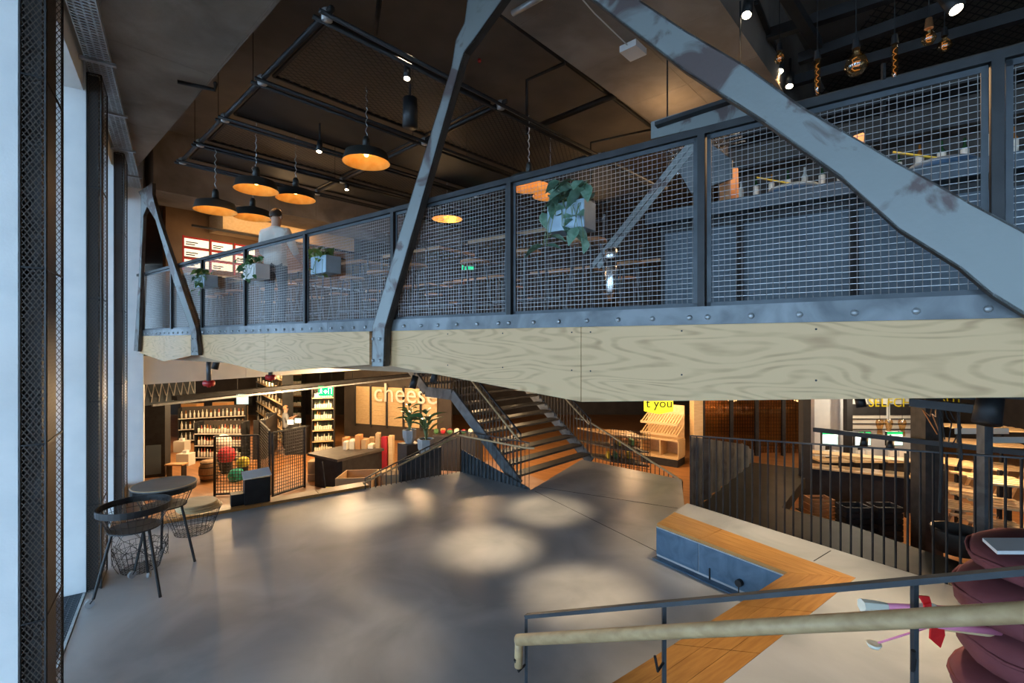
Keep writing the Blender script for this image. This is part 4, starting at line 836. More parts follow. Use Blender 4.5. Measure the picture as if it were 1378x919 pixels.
lamp('POINT', V((-1.5, 9.5, 1.9)), 22, WARM, size=.2); lamp('POINT', V((2, 11, 1.9)), 25, WARM, size=.2); lamp('POINT', V((-4.5, 11.5, 1.9)), 22, WARM, size=.2)
# warm lamps above the pipe grid wash the ceiling
lamp('POINT', V((2.2, 6.5, 2.9)), 12, WARM, size=.2); lamp('POINT', V((3.2, 9, 2.9)), 25, WARM, size=.2); lamp('POINT', V((-4.5, 9.5, 2.6)), 8, WARM, size=.2)

# ================================================================== PEOPLE
def person(label, loc, rz, H, shirt, pants, hair, arms):
    o = thing('person', label, 'person', loc, rz); local(o); s = H / 1.75
    J = {'pel': (0, 0, .95), 'w': (0, .0, 1.1), 'ch': (0, .02, 1.30), 'nk': (0, 0, 1.48), 'h0': (0, -.015, 1.58), 'h1': (0, -.02, 1.68)}
    rad = {'pel': (.16, .12), 'w': (.145, .11), 'ch': (.175, .12), 'nk': (.055, .055), 'h0': (.072, .085), 'h1': (.078, .09)}
    E = [('pel', 'w'), ('w', 'ch'), ('ch', 'nk'), ('nk', 'h0'), ('h0', 'h1')]
    for sd, k in ((-1, 'l'), (1, 'r')):
        J['hip' + k] = (.1 * sd, 0, .88); J['kn' + k] = (.11 * sd, -.01, .5); J['an' + k] = (.115 * sd, .02, .08); J['toe' + k] = (.125 * sd, -.14, .035)
        rad['hip' + k] = (.09, .095); rad['kn' + k] = (.06, .065); rad['an' + k] = (.042, .045); rad['toe' + k] = (.04, .03)
        e_, h_ = arms[0 if sd < 0 else 1]
        J['sh' + k] = (.19 * sd, 0, 1.41); J['el' + k] = (sd * e_[0], e_[1], e_[2]); J['ha' + k] = (sd * h_[0], h_[1], h_[2])
        rad['sh' + k] = (.085, .085); rad['el' + k] = (.06, .06); rad['ha' + k] = (.03, .03)
        E += [('pel', 'hip' + k), ('hip' + k, 'kn' + k), ('kn' + k, 'an' + k), ('an' + k, 'toe' + k), ('ch', 'sh' + k), ('sh' + k, 'el' + k), ('el' + k, 'ha' + k)]
        hv = V(J['ha' + k]); dv = (hv - V(J['el' + k])).normalized(); sv = dv.cross(V((0, -1, .2))).normalized()
        for f_ in range(5):
            n_ = 'f%d%s' % (f_, k); off = (f_ - 1.5) * .019; ln = (.085, .095, .09, .07, .06)[f_]
            bse = hv + dv * (.055 if f_ < 4 else .015) + sv * (off if f_ < 4 else -.035); J[n_ + 'a'] = tuple(bse); J[n_ + 'b'] = tuple(bse + dv * ln * .8 + V((0, -.02, 0)) + (sv * -.02 if f_ == 4 else V((0, 0, 0))))
            rad[n_ + 'a'] = (.011, .011); rad[n_ + 'b'] = (.007, .007); E += [('ha' + k, n_ + 'a'), (n_ + 'a', n_ + 'b')]
    ks = list(J); me = bpy.data.meshes.new('body'); me.from_pydata([V(J[k]) * s for k in ks], [(ks.index(a), ks.index(b)) for a, b in E], [])
    b = bpy.data.objects.new('body', me); COL.objects.link(b); b.modifiers.new('skin', 'SKIN'); 
    for i, k in enumerate(ks): me.skin_vertices[0].data[i].radius = [q * s for q in rad[k]]; me.skin_vertices[0].data[i].use_root = (k == 'pel')
    sd_ = b.modifiers.new('sub', 'SUBSURF'); sd_.levels = sd_.render_levels = 2
    dg = bpy.context.evaluated_depsgraph_get(); dg.update(); m2 = bpy.data.meshes.new_from_object(b.evaluated_get(dg)); bpy.data.objects.remove(b); m2.materials.clear()
    for q in ('skin', shirt, pants, 'black_rubber'): m2.materials.append(MATS[q])
    for f in m2.polygons:
        c = f.center / s; hand = any((c - V(J['ha' + k])).length < .2 for k in 'lr')
        f.material_index = 0 if (c.z > 1.5 or hand) else 1 if c.z > .93 else 2 if c.z > .1 else 3
    m2.shade_smooth(); inst('body', m2, o, (0, 0, 0))
    hb = MB(); n = 14
    for i in range(7):
        a = i / 6 * 1.75
        for j in range(n):
            q = 2 * math.pi * j / n; cut_ = 1 if math.sin(q) > -.35 else .55; aa = a * cut_; hb.v.append(V((.094 * math.sin(aa) * math.cos(q), .105 * math.sin(aa) * math.sin(q) - .015, 1.665 + .115 * math.cos(aa))) * s)
    for i in range(6):
        for j in range(n): a_, b_ = i * n + j, i * n + (j + 1) % n; hb.f.append((a_, b_, b_ + n, a_ + n))
    hb.build('hair', hair, o, True)
    fc = MB(); fc.lathe([(0, .018), (.012, .008), (.015, -.012), (0, -.018)], 8, V((0, -.112, 1.625)) * s); fc.build('nose', 'skin', o, True)
    ey = MB(); [ey.lathe([(0, .009), (.009, 0), (0, -.009)], 8, V((x, -.098, 1.65)) * s) for x in (-.033, .033)]; ey.build('eyes', 'letter_black', o)
    mo = MB(); mo.bar(V((-.022, -.102, 1.585)) * s, V((.022, -.102, 1.585)) * s, .008, .008); mo.build('mouth', 'burgundy', o)
    ea = MB(); [ea.lathe([(0, .028), (.012, .015), (.01, -.02), (0, -.028)], 8, V((x, 0, 1.64)) * s) for x in (-.085, .085)]; ea.build('ears', 'skin', o); return o
p = fl(371, 6.95, UZ); person('person in a white shirt seen from behind at the upper mesh railing', p, math.pi * .95, 1.72, 'white_shirt', 'dark_cloth', 'dark_hair', (((.27, -.06, 1.14), (.2, -.28, 1.05)), ((.27, -.06, 1.14), (.2, -.28, 1.05))))

# ================================================================== WINE SHOP (left, lower level)
def S(x, d): return fl(x, d, SZ)
def zy(y, d): return (CY - y) / F * d
def boxpart(name, m, parent, p, q, dep, z0, z1, ax=None):       # front edge p-q, depth away from camera
    d = (q - p); d.z = 0; n = V((-d.y, d.x, 0)).normalized(); n = n if n.y > 0 else -n
    a, b = V((p.x, p.y, z0)), V((q.x, q.y, z0)); return MB().prism([a, b, b + n * dep, a + n * dep], (0, 0, z1 - z0)).build(name, m, parent)
def shelf_unit(label, p, q, dep, h, nsh, kinds, per, board='dark_paint', where='', grp='', name='bottle_shelf', group=None, back=True, bsc=1., rows=1):
    o = thing(name, label, 'shelf', (p + q) / 2, group=group); d = (q - p).normalized(); n = V((-d.y, d.x, 0)); n = n if n.y > 0 else -n; L = (q - p).length
    for t in (0, L): MB().prism([p + d * (t - .02), p + d * (t + .02), p + d * (t + .02) + n * dep, p + d * (t - .02) + n * dep], (0, 0, h)).build('side_panel', 'black_steel', o)
    if back: MB().prism([p + n * (dep - .02), q + n * (dep - .02), q + n * dep, p + n * dep], (0, 0, h)).build('back_panel', 'shop_dark_wall', o)
    pts = []
    for k in range(nsh):
        z = .1 + (h - .1) * k / nsh; MB().prism([p + WZ * z, q + WZ * z, q + n * dep + WZ * z, p + n * dep + WZ * z], (0, 0, .035)).build('shelf_board', board, o)
        MB().bar(p - n * .01 + WZ * (z + .02), q - n * .01 + WZ * (z + .02), .01, .03).build('price_rail', 'label_paper' if board == 'dark_paint' else board, o)
        for i in range(per):
            for r_ in range(rows): pts.append(p + d * (.1 + (L - .2) * i / (per - 1)) + n * (.07 + .13 * r_) + WZ * (z + .036))
    if where: bottles(pts, kinds, where, grp, bsc)
    return o
ALLK = ['bottle_dark', 'bottle_dark', 'bottle_green', 'bottle_amber', 'bottle_white']
shelf_unit('tall dark wine shelf with pale boards under the green exit sign', S(420, 17.4), S(449, 17.6), .4, 2.5, 6, ALLK, 8, 'pale_wood', 'on the tall shelf under the green exit sign', 'bottles under the exit sign', bsc=.95)
shelf_unit('low black gondola shelf of bottles facing the mesh dividers', S(262, 16.7), S(325, 16.7), .5, 1.35, 3, ['bottle_dark', 'bottle_rose', 'bottle_white', 'bottle_amber'], 15, 'dark_paint', 'on the low gondola facing the mesh dividers', 'bottles on the low gondola')
shelf_unit('bottle gondola standing behind the low gondola in the wine shop', S(240, 19.5), S(330, 20.4), .5, 1.45, 3, ['bottle_rose', 'bottle_white', 'bottle_clear', 'bottle_amber'], 16, 'dark_paint', 'on the gondola behind the low gondola', 'bottles on the second gondola', bsc=1.05)
shelf_unit('short end shelf of bottles turned sideways beside the low gondola', S(341, 16.9), S(358, 18.6), .4, 1.4, 3, ['bottle_clear', 'bottle_white', 'bottle_dark'], 7, 'dark_paint', 'on the short sideways end shelf', 'bottles on the end shelf')
shelf_unit('long receding wall rack with lit rows of lying bottles', S(345, 24.5), S(380, 19.2), .4, 3.1, 6, ['bottle_dark', 'bottle_white', 'bottle_dark'], 9, 'pale_wood', 'in the long receding wall rack', 'bottles in the wall rack', bsc=1.1)
shelf_unit('tall dark rack of wine behind the shop assistant', S(383, 22.5), S(406, 22.5), .4, 3.1, 6, ['bottle_dark', 'bottle_green'], 8, 'warm_wood', 'in the dark rack behind the shop assistant', 'bottles behind the assistant', bsc=1.1)
# crates of goods on top of the far gondola
for k, (x, y, d, m, lb) in enumerate(((254, 548, 21.2, 'crate_orange', 'orange carton on the far gondola of rose bottles'), (296, 546, 21.8, 'crate_orange', 'wide orange carton stacked behind the rose bottles'), (316, 552, 22.6, 'carton', 'brown carton beside the blue lit screen'), (276, 560, 20.9, 'toy_red', 'red carton in the middle of the far gondola'))):
    p = S(x, d); o = thing('carton', lb, 'box', p); boxpart('body', m, o, p - V((.35, 0, 0)), p + V((.35, 0, 0)), .5, SZ, zy(y - 4, d)); boxpart('lid_flap', 'carton', o, p - V((.35, 0, 0)), p + V((.35, 0, 0)), .25, zy(y - 4, d), zy(y - 4, d) + .02)
o = thing('wall_screen', 'pale blue lit wall screen in a black frame at the back of the wine shop', 'screen', S(327, 25)); p = pd(327, 537, 25); MB().box(p, 1.0, .08, .62).build('frame', 'black_steel', o); MB().box(p - V((0, .05, 0)), .62, .02, .52).build('panel', 'screen', o)
# tall black cabinet beside the white pier
p, q = S(194, 14.6), S(222, 14.8); o = thing('tall_cabinet', 'tall black cabinet with grey lower door beside the white end pier', 'cabinet', (p + q) / 2)
boxpart('body', 'black_steel', o, p, q, .6, SZ, -1.95); boxpart('top_cap', 'raw_steel', o, p - V((.02, .03, 0)), q + V((.02, -.03, 0)), .66, -1.95, -1.8); boxpart('door', 'blue_paint', o, p + V((.06, -.02, 0)), q - V((.06, .02, 0)), .03, SZ + .1, SZ + 1.0)
p = S(232, 14.6); o = thing('low_bench', 'small dark wooden bench beside the tall black cabinet', 'bench', p); boxpart('seat', 'warm_wood', o, p - V((.25, 0, 0)), p + V((.3, 0, 0)), .3, SZ + .38, SZ + .42)
for dx in (-.2, .25): MB().bar(p + V((dx, .15, 0)), p + V((dx, .15, .38)), .03, .2).build('leg', 'black_steel', o)
# barrel, small crates, coloured goods
p = S(281, 14.4); o = thing('barrel', 'small wooden wine barrel with iron hoops beside the mesh divider', 'barrel', p); MB().lathe([(0, 0), (.2, 0), (.26, .22), (.27, .3), (.26, .38), (.2, .6), (0, .6)], 20, p).build('staves', 'barrel', o, True)
for z, r_ in ((.06, .222), (.2, .26), (.42, .255), (.55, .218)): MB().ring(p + WZ * z, r_, .012, 20, 4).build('hoop', 'black_steel', o)
for (x, d, lb) in ((245, 18.2, 'small white carton with bottle on the wooden floor by the far gondola'), (250, 16.2, 'small pale carton with bottle beside the low gondola end')):
    p = S(x, d); o = thing('carton', lb, 'box', p); MB().box(p + WZ * .2, .42, .35, .4).build('body', 'label_paper', o); MB().box(p + WZ * .45, .14, .14, .1).build('top_pack', 'white_matte', o)
for k, (x, y, d, m, r_, lb) in enumerate(((305, 612, 15.2, 'toy_red', .28, 'red plush ball shown behind the square mesh divider'), (327, 622, 14.9, 'toy_yellow', .2, 'yellow plush ball shown behind the square mesh divider'), (318, 640, 14.4, 'toy_green', .24, 'green plush ball shown behind the square mesh divider'), (300, 596, 15.6, 'label_paper', .3, 'white plush ball shown behind the square mesh divider'))):
    p = pd(x, y, d); o = thing('display_ball', lb, 'ball', V((p.x, p.y, SZ)), group='plush balls behind the divider'); MB().lathe([(0, -r_), (r_ * .7, -r_ * .7), (r_, 0), (r_ * .7, r_ * .7), (0, r_)], 12, p).build('ball', m, o, True); MB().lathe([(.15, SZ - p.z), (.16, -r_ * .6), (0, -r_ * .6)], 10, p).build('stand', 'black_steel', o)
# square mesh dividers
def divider(label, p, q, h, n, rws):
    o = thing('mesh_divider', label, 'mesh divider', (p + q) / 2, group='square mesh dividers'); m = MB(); d = q - p
    f = MB(); [f.bar(a, a + WZ * h, .05, .05) for a in (p, q)]; [f.bar(p + WZ * z, q + WZ * z, .04, .04) for z in (.05, h)]; f.build('frame', 'black_steel', o)
    for i in range(1, n): m.bar(p + d * (i / n) + WZ * .05, p + d * (i / n) + WZ * h, .012, .012)
    for k in range(1, rws): m.bar(p + WZ * h * k / rws, q + WZ * h * k / rws, .012, .012)
    m.build('mesh', 'black_steel', o)
divider('square mesh divider panel seen flat on before the coloured goods', S(289, 12.9), S(348, 13.1), 1.62, 15, 20); divider('slim square mesh divider panel set edgeways between two others', S(350, 14.6), S(363, 13.0), 1.75, 10, 20); divider('dark square mesh divider panel nearest the cardboard boxes', S(367, 12.8), S(410, 13.7), 1.75, 15, 20)
# person behind the till
person('person in a grey shirt standing behind the wine shop till', S(384, 18.3), 2.2, 1.72, 'grey_shirt', 'dark_cloth', 'tan_shell', (((.26, -.05, 1.15), (.1, -.3, 1.3)), ((.26, -.05, 1.15), (.12, -.3, 1.28))))
p, q = S(383, 17.6), S(412, 17.7); o = thing('till_counter', 'dark till counter with two small lit screens in the wine shop', 'counter', (p + q) / 2); boxpart('body', 'dark_paint', o, p, q, .5, SZ, SZ + 1.0)
for x in (391, 401): a = pd(x, 568 - (x - 391) * .2, 17.55); MB().box(a, .22, .03, .17).build('screen', 'screen', o); MB().bar(a + V((0, .03, 0)), V((a.x, a.y + .03, SZ + 1)), .03, .03).build('screen_post', 'black_steel', o)
# exit sign on hangers
o = thing('exit_sign', 'green exit sign with white running figure and arrow above the wine shelf', 'sign', pd(438.5, 526, 16)); p = pd(438.5, 526, 16); MB().box(p, .48, .05, .33).build('panel', 'green_sign', o)
a = MB(); a.prism([p + V((x, -.03, z)) for x, z in ((-.03, .03), (.03, .03), (.03, -.01), (.07, -.01), (0, -.09), (-.07, -.01), (-.03, -.01))], (0, .004, 0)); a.build('arrow', 'white_glow', o)
a = MB(); a.lathe([(0, .02), (.022, 0), (0, -.02)], 8, p + V((-.14, -.03, .07))); a.bar(p + V((-.14, -.03, .05)), p + V((-.16, -.03, -.02)), .006, .035, (1, 0, 0)); a.bar(p + V((-.16, -.03, -.02)), p + V((-.2, -.03, -.09)), .006, .02, (1, 0, 0)); a.bar(p + V((-.16, -.03, -.02)), p + V((-.11, -.03, -.08)), .006, .02, (1, 0, 0)); a.bar(p + V((-.19, -.03, .03)), p + V((-.1, -.03, .0)), .006, .015, (1, 0, 0)); a.build('running_figure', 'white_glow', o)
a = MB(); a.bar(p + V((.1, -.03, -.1)), p + V((.1, -.03, .1)), .006, .015, (1, 0, 0)); a.bar(p + V((.2, -.03, -.1)), p + V((.2, -.03, .1)), .006, .015, (1, 0, 0)); a.bar(p + V((.1, -.03, .1)), p + V((.2, -.03, .1)), .006, .015); a.build('door_symbol', 'white_glow', o)
for dx in (-.2, .2): MB().tube([p + V((dx, 0, .16)), V((p.x + dx, p.y, -.32))], .006, 5).build('hanger', 'black_steel', o)
# hanging service tracks below the fascia
ta, tb = pd(205, 545.5, 11.0), pd(560, 507.5, 19.2)
o = thing('service_track', 'long dark suspended service track below the white fascia', 'track', (ta + tb) / 2); MB().bar(ta, tb, .06, .05).build('track', 'galvanised', o); MB().bar(ta + V((.3, .3, .13)), tb + V((.3, .3, .13)), .25, .1).build('duct', 'black_steel', o)
for k in range(7): a = ta.lerp(tb, (k + .5) / 7); MB().tube([a, V((a.x, a.y, -.3))], .008, 5).build('hanger', 'black_steel', o)
for (x, yt, yb, d, lb) in ((281, 480, 519, 9.4, 'grey drop pipe with red valve below the bolted beam node'), (364, 498, 511, 10.5, 'short drop pipe with red valve below the plywood point')):
    t_, b_ = pd(x, yt, d), pd(x, yb - 4, d); t_.z = -.3; o = thing('sprinkler_pipe', lb, 'pipe', b_); MB().tube([t_, b_], .045, 10).build('pipe', 'raw_steel', o, True); MB().tube([b_ - V((.09, 0, .01)), b_ + V((.09, 0, -.01))], .06, 10).build('valve', 'red_valve', o, True); MB().tube([b_, b_ - WZ * .09], [.06, .03], 10).build('valve_cap', 'red_valve', o, True)
for (x, y, d, lb) in ((291, 489, 8.2, 'black spotlight hanging below the beam beside the red valve pipe'), (557, 514, 7.4, 'blue black spotlight hanging below the plywood before the cheese wall'), (585, 506, 7.2, 'short black spotlight hanging below the plywood above the landing')):
    p = pd(x, y, d); spotlight(lb, p, p + V((-.25, -.1, -1)), .2, .055, False, 'spotlights below the beam', -.28)
# cheese wall: lit wooden panels with letters
cw0, cw1 = pd(478, 600, 21), pd(590, 600, 19.5); cw0.z = cw1.z = SZ; cdv = (cw1 - cw0).normalized()
o = thing('cheese_cabinet', 'warm lit wooden cabinet wall with cheese letters and black frames', 'cabinet', (cw0 + cw1) / 2); zt = -1.95
MB().prism([cw0 - cdv * .6, cw1 + cdv * .6, cw1 + cdv * .6 + WZ * 3.3, cw0 - cdv * .6 + WZ * 3.3], V((0, .3, 0))).build('surround', 'shop_dark_wall', o)
LC = (cw1 - cw0).length
for k in range(5):
    a, b = cw0 + cdv * (LC * k / 5 + .06), cw0 + cdv * (LC * (k + 1) / 5 - .06)
    for j in range(8): MB().prism([a + V((0, -.04, .6 + j * .205)), b + V((0, -.04, .6 + j * .205)), b + V((0, -.04, .80 + j * .205)), a + V((0, -.04, .80 + j * .205))], (0, .03, 0)).build('board', 'pale_wood', o)
    MB().bar(a - cdv * .03 + V((0, -.08, .5)), a - cdv * .03 + V((0, -.08, 2.3)), .05, .05).build('frame_post', 'black_steel', o)
put_text('cheese', 1.15, 'label_paper', o, cw0.lerp(cw1, .62) + V((0, -.14, 1.98)), cdv)
for k in range(4): lamp('SPOT', cw0.lerp(cw1, .12 + .25 * k) + V((.1, -1.4, 3.0)), 75, WARM, cw0.lerp(cw1, .12 + .25 * k) + WZ * 1.3, .05, 75)
# cheese counter with goods, dark display bench
p, q = S(454, 13.2), S(517, 14.6); o = thing('display_bench', 'long dark display bench with cluttered goods before the cheese cabinet', 'counter', (p + q) / 2); boxpart('top', 'tread_steel', o, p, q, 1.4, -3.35, -3.28); boxpart('body', 'black_steel', o, p + V((.1, .1, 0)), q + V((-.1, .1, 0)), 1.1, SZ, -3.35)
for k in range(16):
    x, d = 466 + 8.6 * (k % 8), 14.5 + .5 * (k // 8) + .012 * (k % 8) * 4; h = R.uniform(.1, .45); m = R.choice(['label_paper', 'pale_wood', 'crate_orange', 'carton', 'cream_cloth', 'toy_red']); p = fl(x, d, -3.28 if x < 515 else SZ); h += 0 if x < 515 else .9
    tag(MB().box(p + WZ * h / 2, R.uniform(.1, .17), R.uniform(.15, .3), h, (1, R.uniform(-.15, .15), 0)).build('goods_box', m), {'label_paper': 'white', 'pale_wood': 'pale wooden', 'crate_orange': 'orange', 'carton': 'brown', 'cream_cloth': 'cream', 'toy_red': 'red'}[m] + ' box of goods piled before the cheese cabinet', 'box', 'goods before the cheese cabinet')
# crate on pallet truck
p, q = S(451, 12.2), S(497, 12.3); o = thing('pallet_crate', 'open wooden crate on pallet feet beside the yellow pallet truck', 'crate', (p + q) / 2); boxpart('front_board', 'carton', o, p, q, .03, SZ + .16, SZ + .68); boxpart('back_board', 'carton', o, p + V((0, .8, 0)), q + V((0, .8, 0)), .03, SZ + .16, SZ + .68); boxpart('base', 'pale_wood', o, p, q, .8, SZ + .1, SZ + .18)
for a in (p, q): MB().prism([a + WZ * .16, a + V((0, .8, .16)), a + V((0, .8, .68)), a + V((0, 0, .68))], (.03, 0, 0)).build('side_board', 'carton', o)
for t in (.1, .5, .9): a = p.lerp(q, t); MB().box(a + V((0, .3, .05)), .12, .6, .1).build('foot', 'pale_wood', o)
p = S(442, 12.0); o = thing('pallet_truck', 'yellow pallet truck with black wheels beside the wooden crate', 'pallet truck', p); MB().box(p + WZ * .3, .22, .3, .38).build('body', 'toy_yellow', o); MB().tube([p + V((-.06, -.02, .4)), p + V((-.2, .1, 1.15))], .02, 8).build('handle', 'black_steel', o)
for dx in (-.12, .1): MB().tube([p + V((dx - .03, -.1, .09)), p + V((dx + .03, -.1, .09))], .09, 14).build('wheel', 'black_rubber', o)
for (x, y, d, wd3, h, z, lb) in ((427, 0, 14.6, .46, .36, SZ + .2, 'brown cardboard box on the lower box beside the yellow truck'), (428, 0, 14.5, .5, .2, SZ, 'flat cardboard box on the floor beside the yellow truck'), (530, 0, 11.0, .42, .42, -3.45, 'brown cardboard box with white label beside the stone pots'), (523, 0, 12.9, .5, .7, SZ, 'wide cardboard box stack under the slim handrail')):
    p = fl(x, d, z); o = thing('cardboard_box', lb, 'box', p); MB().box(p + WZ * h / 2, wd3, .4, h, (1, .15, 0)).build('body', 'carton', o); MB().box(p + V((0, 0, h + .003)), .05, .4, .006, (1, .15, 0)).build('tape', 'pale_wood', o)
p = fl(530, 11.0, SZ); o = thing('side_table', 'dark low table under the labelled cardboard box', 'table', p); MB().box(p + WZ * .73, .7, .5, .04, (1, .15, 0)).build('top', 'black_steel', o); [MB().bar(p + V((x, y, 0)), p + V((x, y, .72)), .04, .04).build('leg', 'black_steel', o) for x in (-.3, .3) for y in (-.18, .18)]
# potted plants
def potplant(label, x, d, ybase, ytop, wpx, n, big, seed):
    rr = random.Random(seed); z0 = zy(ybase, d); p = fl(x, d, z0); o = thing('potted_plant', label, 'plant', p, group='stone pots by the stair'); r_ = wpx / 2 / F * d; h = r_ * 1.9
    MB().lathe([(r_ * .55, 0), (r_ * .95, h * .45), (r_, h), (r_ * .9, h), (r_ * .85, h * .9), (0, h * .9)], 7, p, close=False).build('pot', 'stone_pot', o); MB().lathe([(0, h * .91), (r_ * .86, h * .91)], 7, p).build('soil', 'soil', o)
    st_ = MB(); H_ = zy(ytop, d) - z0 - h
    for i in range(n):
        t = .25 + .7 * i / n; a = i * 2.4 + rr.uniform(-.3, .3); top = p + V((math.cos(a) * .06, math.sin(a) * .06, h * .9 + H_ * t * .85)); st_.tube([p + WZ * h * .9, top], .012, 5)
        inst('leaf', LM['leaf'], o, top, rot=(.9 - .5 * t + rr.uniform(-.3, .2), rr.uniform(-.4, .4), a - 1.57), sc=(big * .8, big, big))
    st_.build('stems', 'stem', o); return o, z0
zs = []
for a in (('tall leafy plant in a faceted stone pot beside the cheese cabinet', 551, 11.9, 596, 534, 19, 16, 2.6, 1), ('broad leaved plant in a stone pot just beside the sloping handrail', 573, 11.2, 612, 545, 23, 12, 3.6, 2)):
    o, z0 = potplant(*a); p = V((o.location.x, o.location.y, SZ)); pe = tag(MB().lathe([(.3, 0), (.3, z0 - SZ)], 4, p, close=True).build('plinth', 'dark_paint'), 'dark square plinth under the ' + a[0].split(' in ')[0], 'plinth')
# deli mound behind the stair
p, q = S(582, 15.5), S(640, 15.2); o = thing('deli_counter', 'dark deli counter heaped with goods behind the stair', 'counter', (p + q) / 2); boxpart('body', 'dark_paint', o, p, q, .9, SZ, -3.1); boxpart('top', 'tread_steel', o, p, q, .95, -3.1, -3.05)
for k in range(12):
    x = 587 + 9.2 * (k % 6); r_ = R.uniform(.07, .105); m = R.choice(['cream_cloth', 'crate_orange', 'leaf', 'label_paper', 'toy_red']); p = fl(x, 15.75 + .3 * (k // 6), -3.05)
    tag(MB().lathe([(r_ * .5, 0), (r_, r_ * .5), (r_ * .8, r_ * 1.1), (0, r_ * 1.35)], 9, p, close=False).build('goods_heap', m, None, True), {'cream_cloth': 'cream', 'crate_orange': 'orange', 'leaf': 'green', 'label_paper': 'white', 'toy_red': 'red'}[m] + ' heap of produce on the deli counter behind the stair', 'food', 'produce on the deli counter')
for (x, d, z, e_) in ((240, 16, -1.5, 90), (300, 15.2, -1.5, 170), (300, 18.6, -1.4, 130), (400, 16.6, -1.5, 110), (430, 16.4, -1.6, 120), (360, 21, -1.3, 140), (470, 14, -1.5, 110), (560, 13.5, -1.5, 110), (640, 14.5, -1.4, 90), (690, 16.5, -1.6, 130)): p = fl(x, d, z); lamp('POINT', p, e_ * 1.7, (1, .66, .34), size=.12)

# ================================================================== SHOP ON THE RIGHT
# bakery shelf and yellow sign
p, q = S(862, 16.6), S(912, 15.8); o = thing('bakery_shelf', 'warm wooden bakery shelf with sloping slatted trays under the yellow sign', 'shelf', (p + q) / 2)
d_ = (q - p).normalized(); n_ = V((-d_.y, d_.x, 0)); n_ = n_ if n_.y > 0 else -n_
boxpart('plinth', 'black_steel', o, p, q, .7, SZ, SZ + .25); boxpart('cabinet_base', 'pale_wood', o, p, q, .7, SZ + .25, SZ + .32); boxpart('cabinet_top', 'pale_wood', o, p, q, .7, SZ + .85, SZ + .92); boxpart('back_panel', 'pale_wood', o, p + n_ * .65, q + n_ * .65, .04, SZ + .25, SZ + 2.0)
for t in (0, .52, 1): a = p.lerp(q, t); MB().prism([a + WZ * .3, a + n_ * .68 + WZ * .3, a + n_ * .68 + WZ * .87, a + WZ * .87], d_ * .03).build('divider', 'pale_wood', o)
for z in (1.05, 1.42):
    for k in range(14): t = .02 + .96 * k / 13; a = p.lerp(q, t); MB().bar(a + n_ * .02 + WZ * z, a + n_ * .6 + WZ * (z + .25), .04, .02).build('slat', 'pale_wood', o)
    MB().bar(p + WZ * z, q + WZ * z, .03, .08).build('tray_lip', 'pale_wood', o)
lamp('AREA', (p + q) / 2 + V((0, -.4, 2.4)), 35, WARM, (p + q) / 2 + V((0, .2, 1)), 1.2)
o = thing('hanging_sign', 'bright yellow hanging sign with black lettering above the bakery shelf', 'sign', pd(887, 548, 13.5)); c = pd(887, 544, 13.5)
MB().prism([c + V((x, 0, z)) for x, z in ((-.4, .35), (.4, .35), (.4, -.2), (0, -.28), (-.4, -.2))], (0, .12, 0)).build('panel', 'yellow', o); put_text('t you', .36, 'letter_black', o, c + V((0, -.01, .02)), V((1, 0, 0)))
for dx in (-.3, .3): MB().tube([c + V((dx, .05, .3)), V((c.x + dx, c.y + .05, -.3))], .006, 5).build('hanger', 'black_steel', o)
# wire produce rack behind the descending balustrade
p, q = S(822, 13.6), S(875, 13.0); o = thing('wire_rack', 'dark wire produce rack with tiered shelves behind the descending balustrade', 'rack', (p + q) / 2); m = MB(); d_ = q - p
for i in range(16): m.bar(p + d_ * (i / 15), p + d_ * (i / 15) + WZ * 1.7, .01, .01)
for k in range(18): m.bar(p + WZ * k * .1, q + WZ * k * .1, .01, .01)
m.build('mesh_end', 'black_steel', o)
for k in range(4): MB().prism([p + V((-.8, 1.2, .35 + k * .38)), p + V((.0, .1, .35 + k * .38)), q + V((0, .1, .35 + k * .38)), q + V((-.3, 1.2, .35 + k * .38))], (0, 0, .04)).build('tier', 'tread_steel' if k < 3 else 'warm_wood', o)
for k in range(10): p_ = fl(826 + 4.6 * k, 13.75, SZ + .39 + .38 * (1 + k % 2)); tag(MB().box(p_ + V((-.1, .3, .083)), .085, .3, .16).build('produce_box', R.choice(['carton', 'crate_orange', 'toy_yellow', 'leaf'])), 'small box of produce in the dark wire rack', 'box', 'produce boxes in the wire rack')
# storefront with bronze glazing
o = thing('glazed_storefront', 'black framed bronze glass storefront with lattice screens behind the railing', 'storefront', S(1010, 17.5)); D = 17.5
boxpart('back_wall', 'brown_wall', o, S(946, D + 1.6), S(1090, D + 1.6), .1, SZ, -.9)
xs = [946, 984, 1018, 1054, 1092]
for i in range(4):
    a, b = S(xs[i], D), S(xs[i + 1], D); MB().prism([a + WZ * .1, b + WZ * .1, b + WZ * 3.3, a + WZ * 3.3], (0, .02, 0)).build('pane', 'bronze_glass', o); MB().bar(a, a + WZ * 3.3, .12, .12).build('mullion', 'black_steel', o)
    m = MB()
    for k in range(1, 10): m.bar(a.lerp(b, k / 10) + V((0, .1, .1)), a.lerp(b, k / 10) + V((0, .1, 3.2)), .02, .02)
    for k in range(1, 24): m.bar(a + V((0, .1, .1 + k * .13)), b + V((0, .1, .1 + k * .13)), .02, .02)
    m.build('lattice', 'tread_steel', o)
    for k in range(3): boxpart('display_board', 'warm_wood', o, a + V((.1, .9, 0)), b + V((-.1, .9, 0)), .4, SZ + 1.6 + .5 * k, SZ + 1.64 + .5 * k)
for (x, z) in ((985, -1.7), (1075, -1.7)): c = fl(x, D + .6, -2.15); MB().lathe([(0, -.16), (.16, -.1), (.2, 0), (.12, .14), (0, .18)], 12, c).build('globe_lamp', 'strip_glow', o, True)
lamp('POINT', fl(970, D + 1, -2.0), 70, WARM, size=.1); lamp('POINT', fl(1050, D + 1, -2.0), 60, WARM, size=.1)
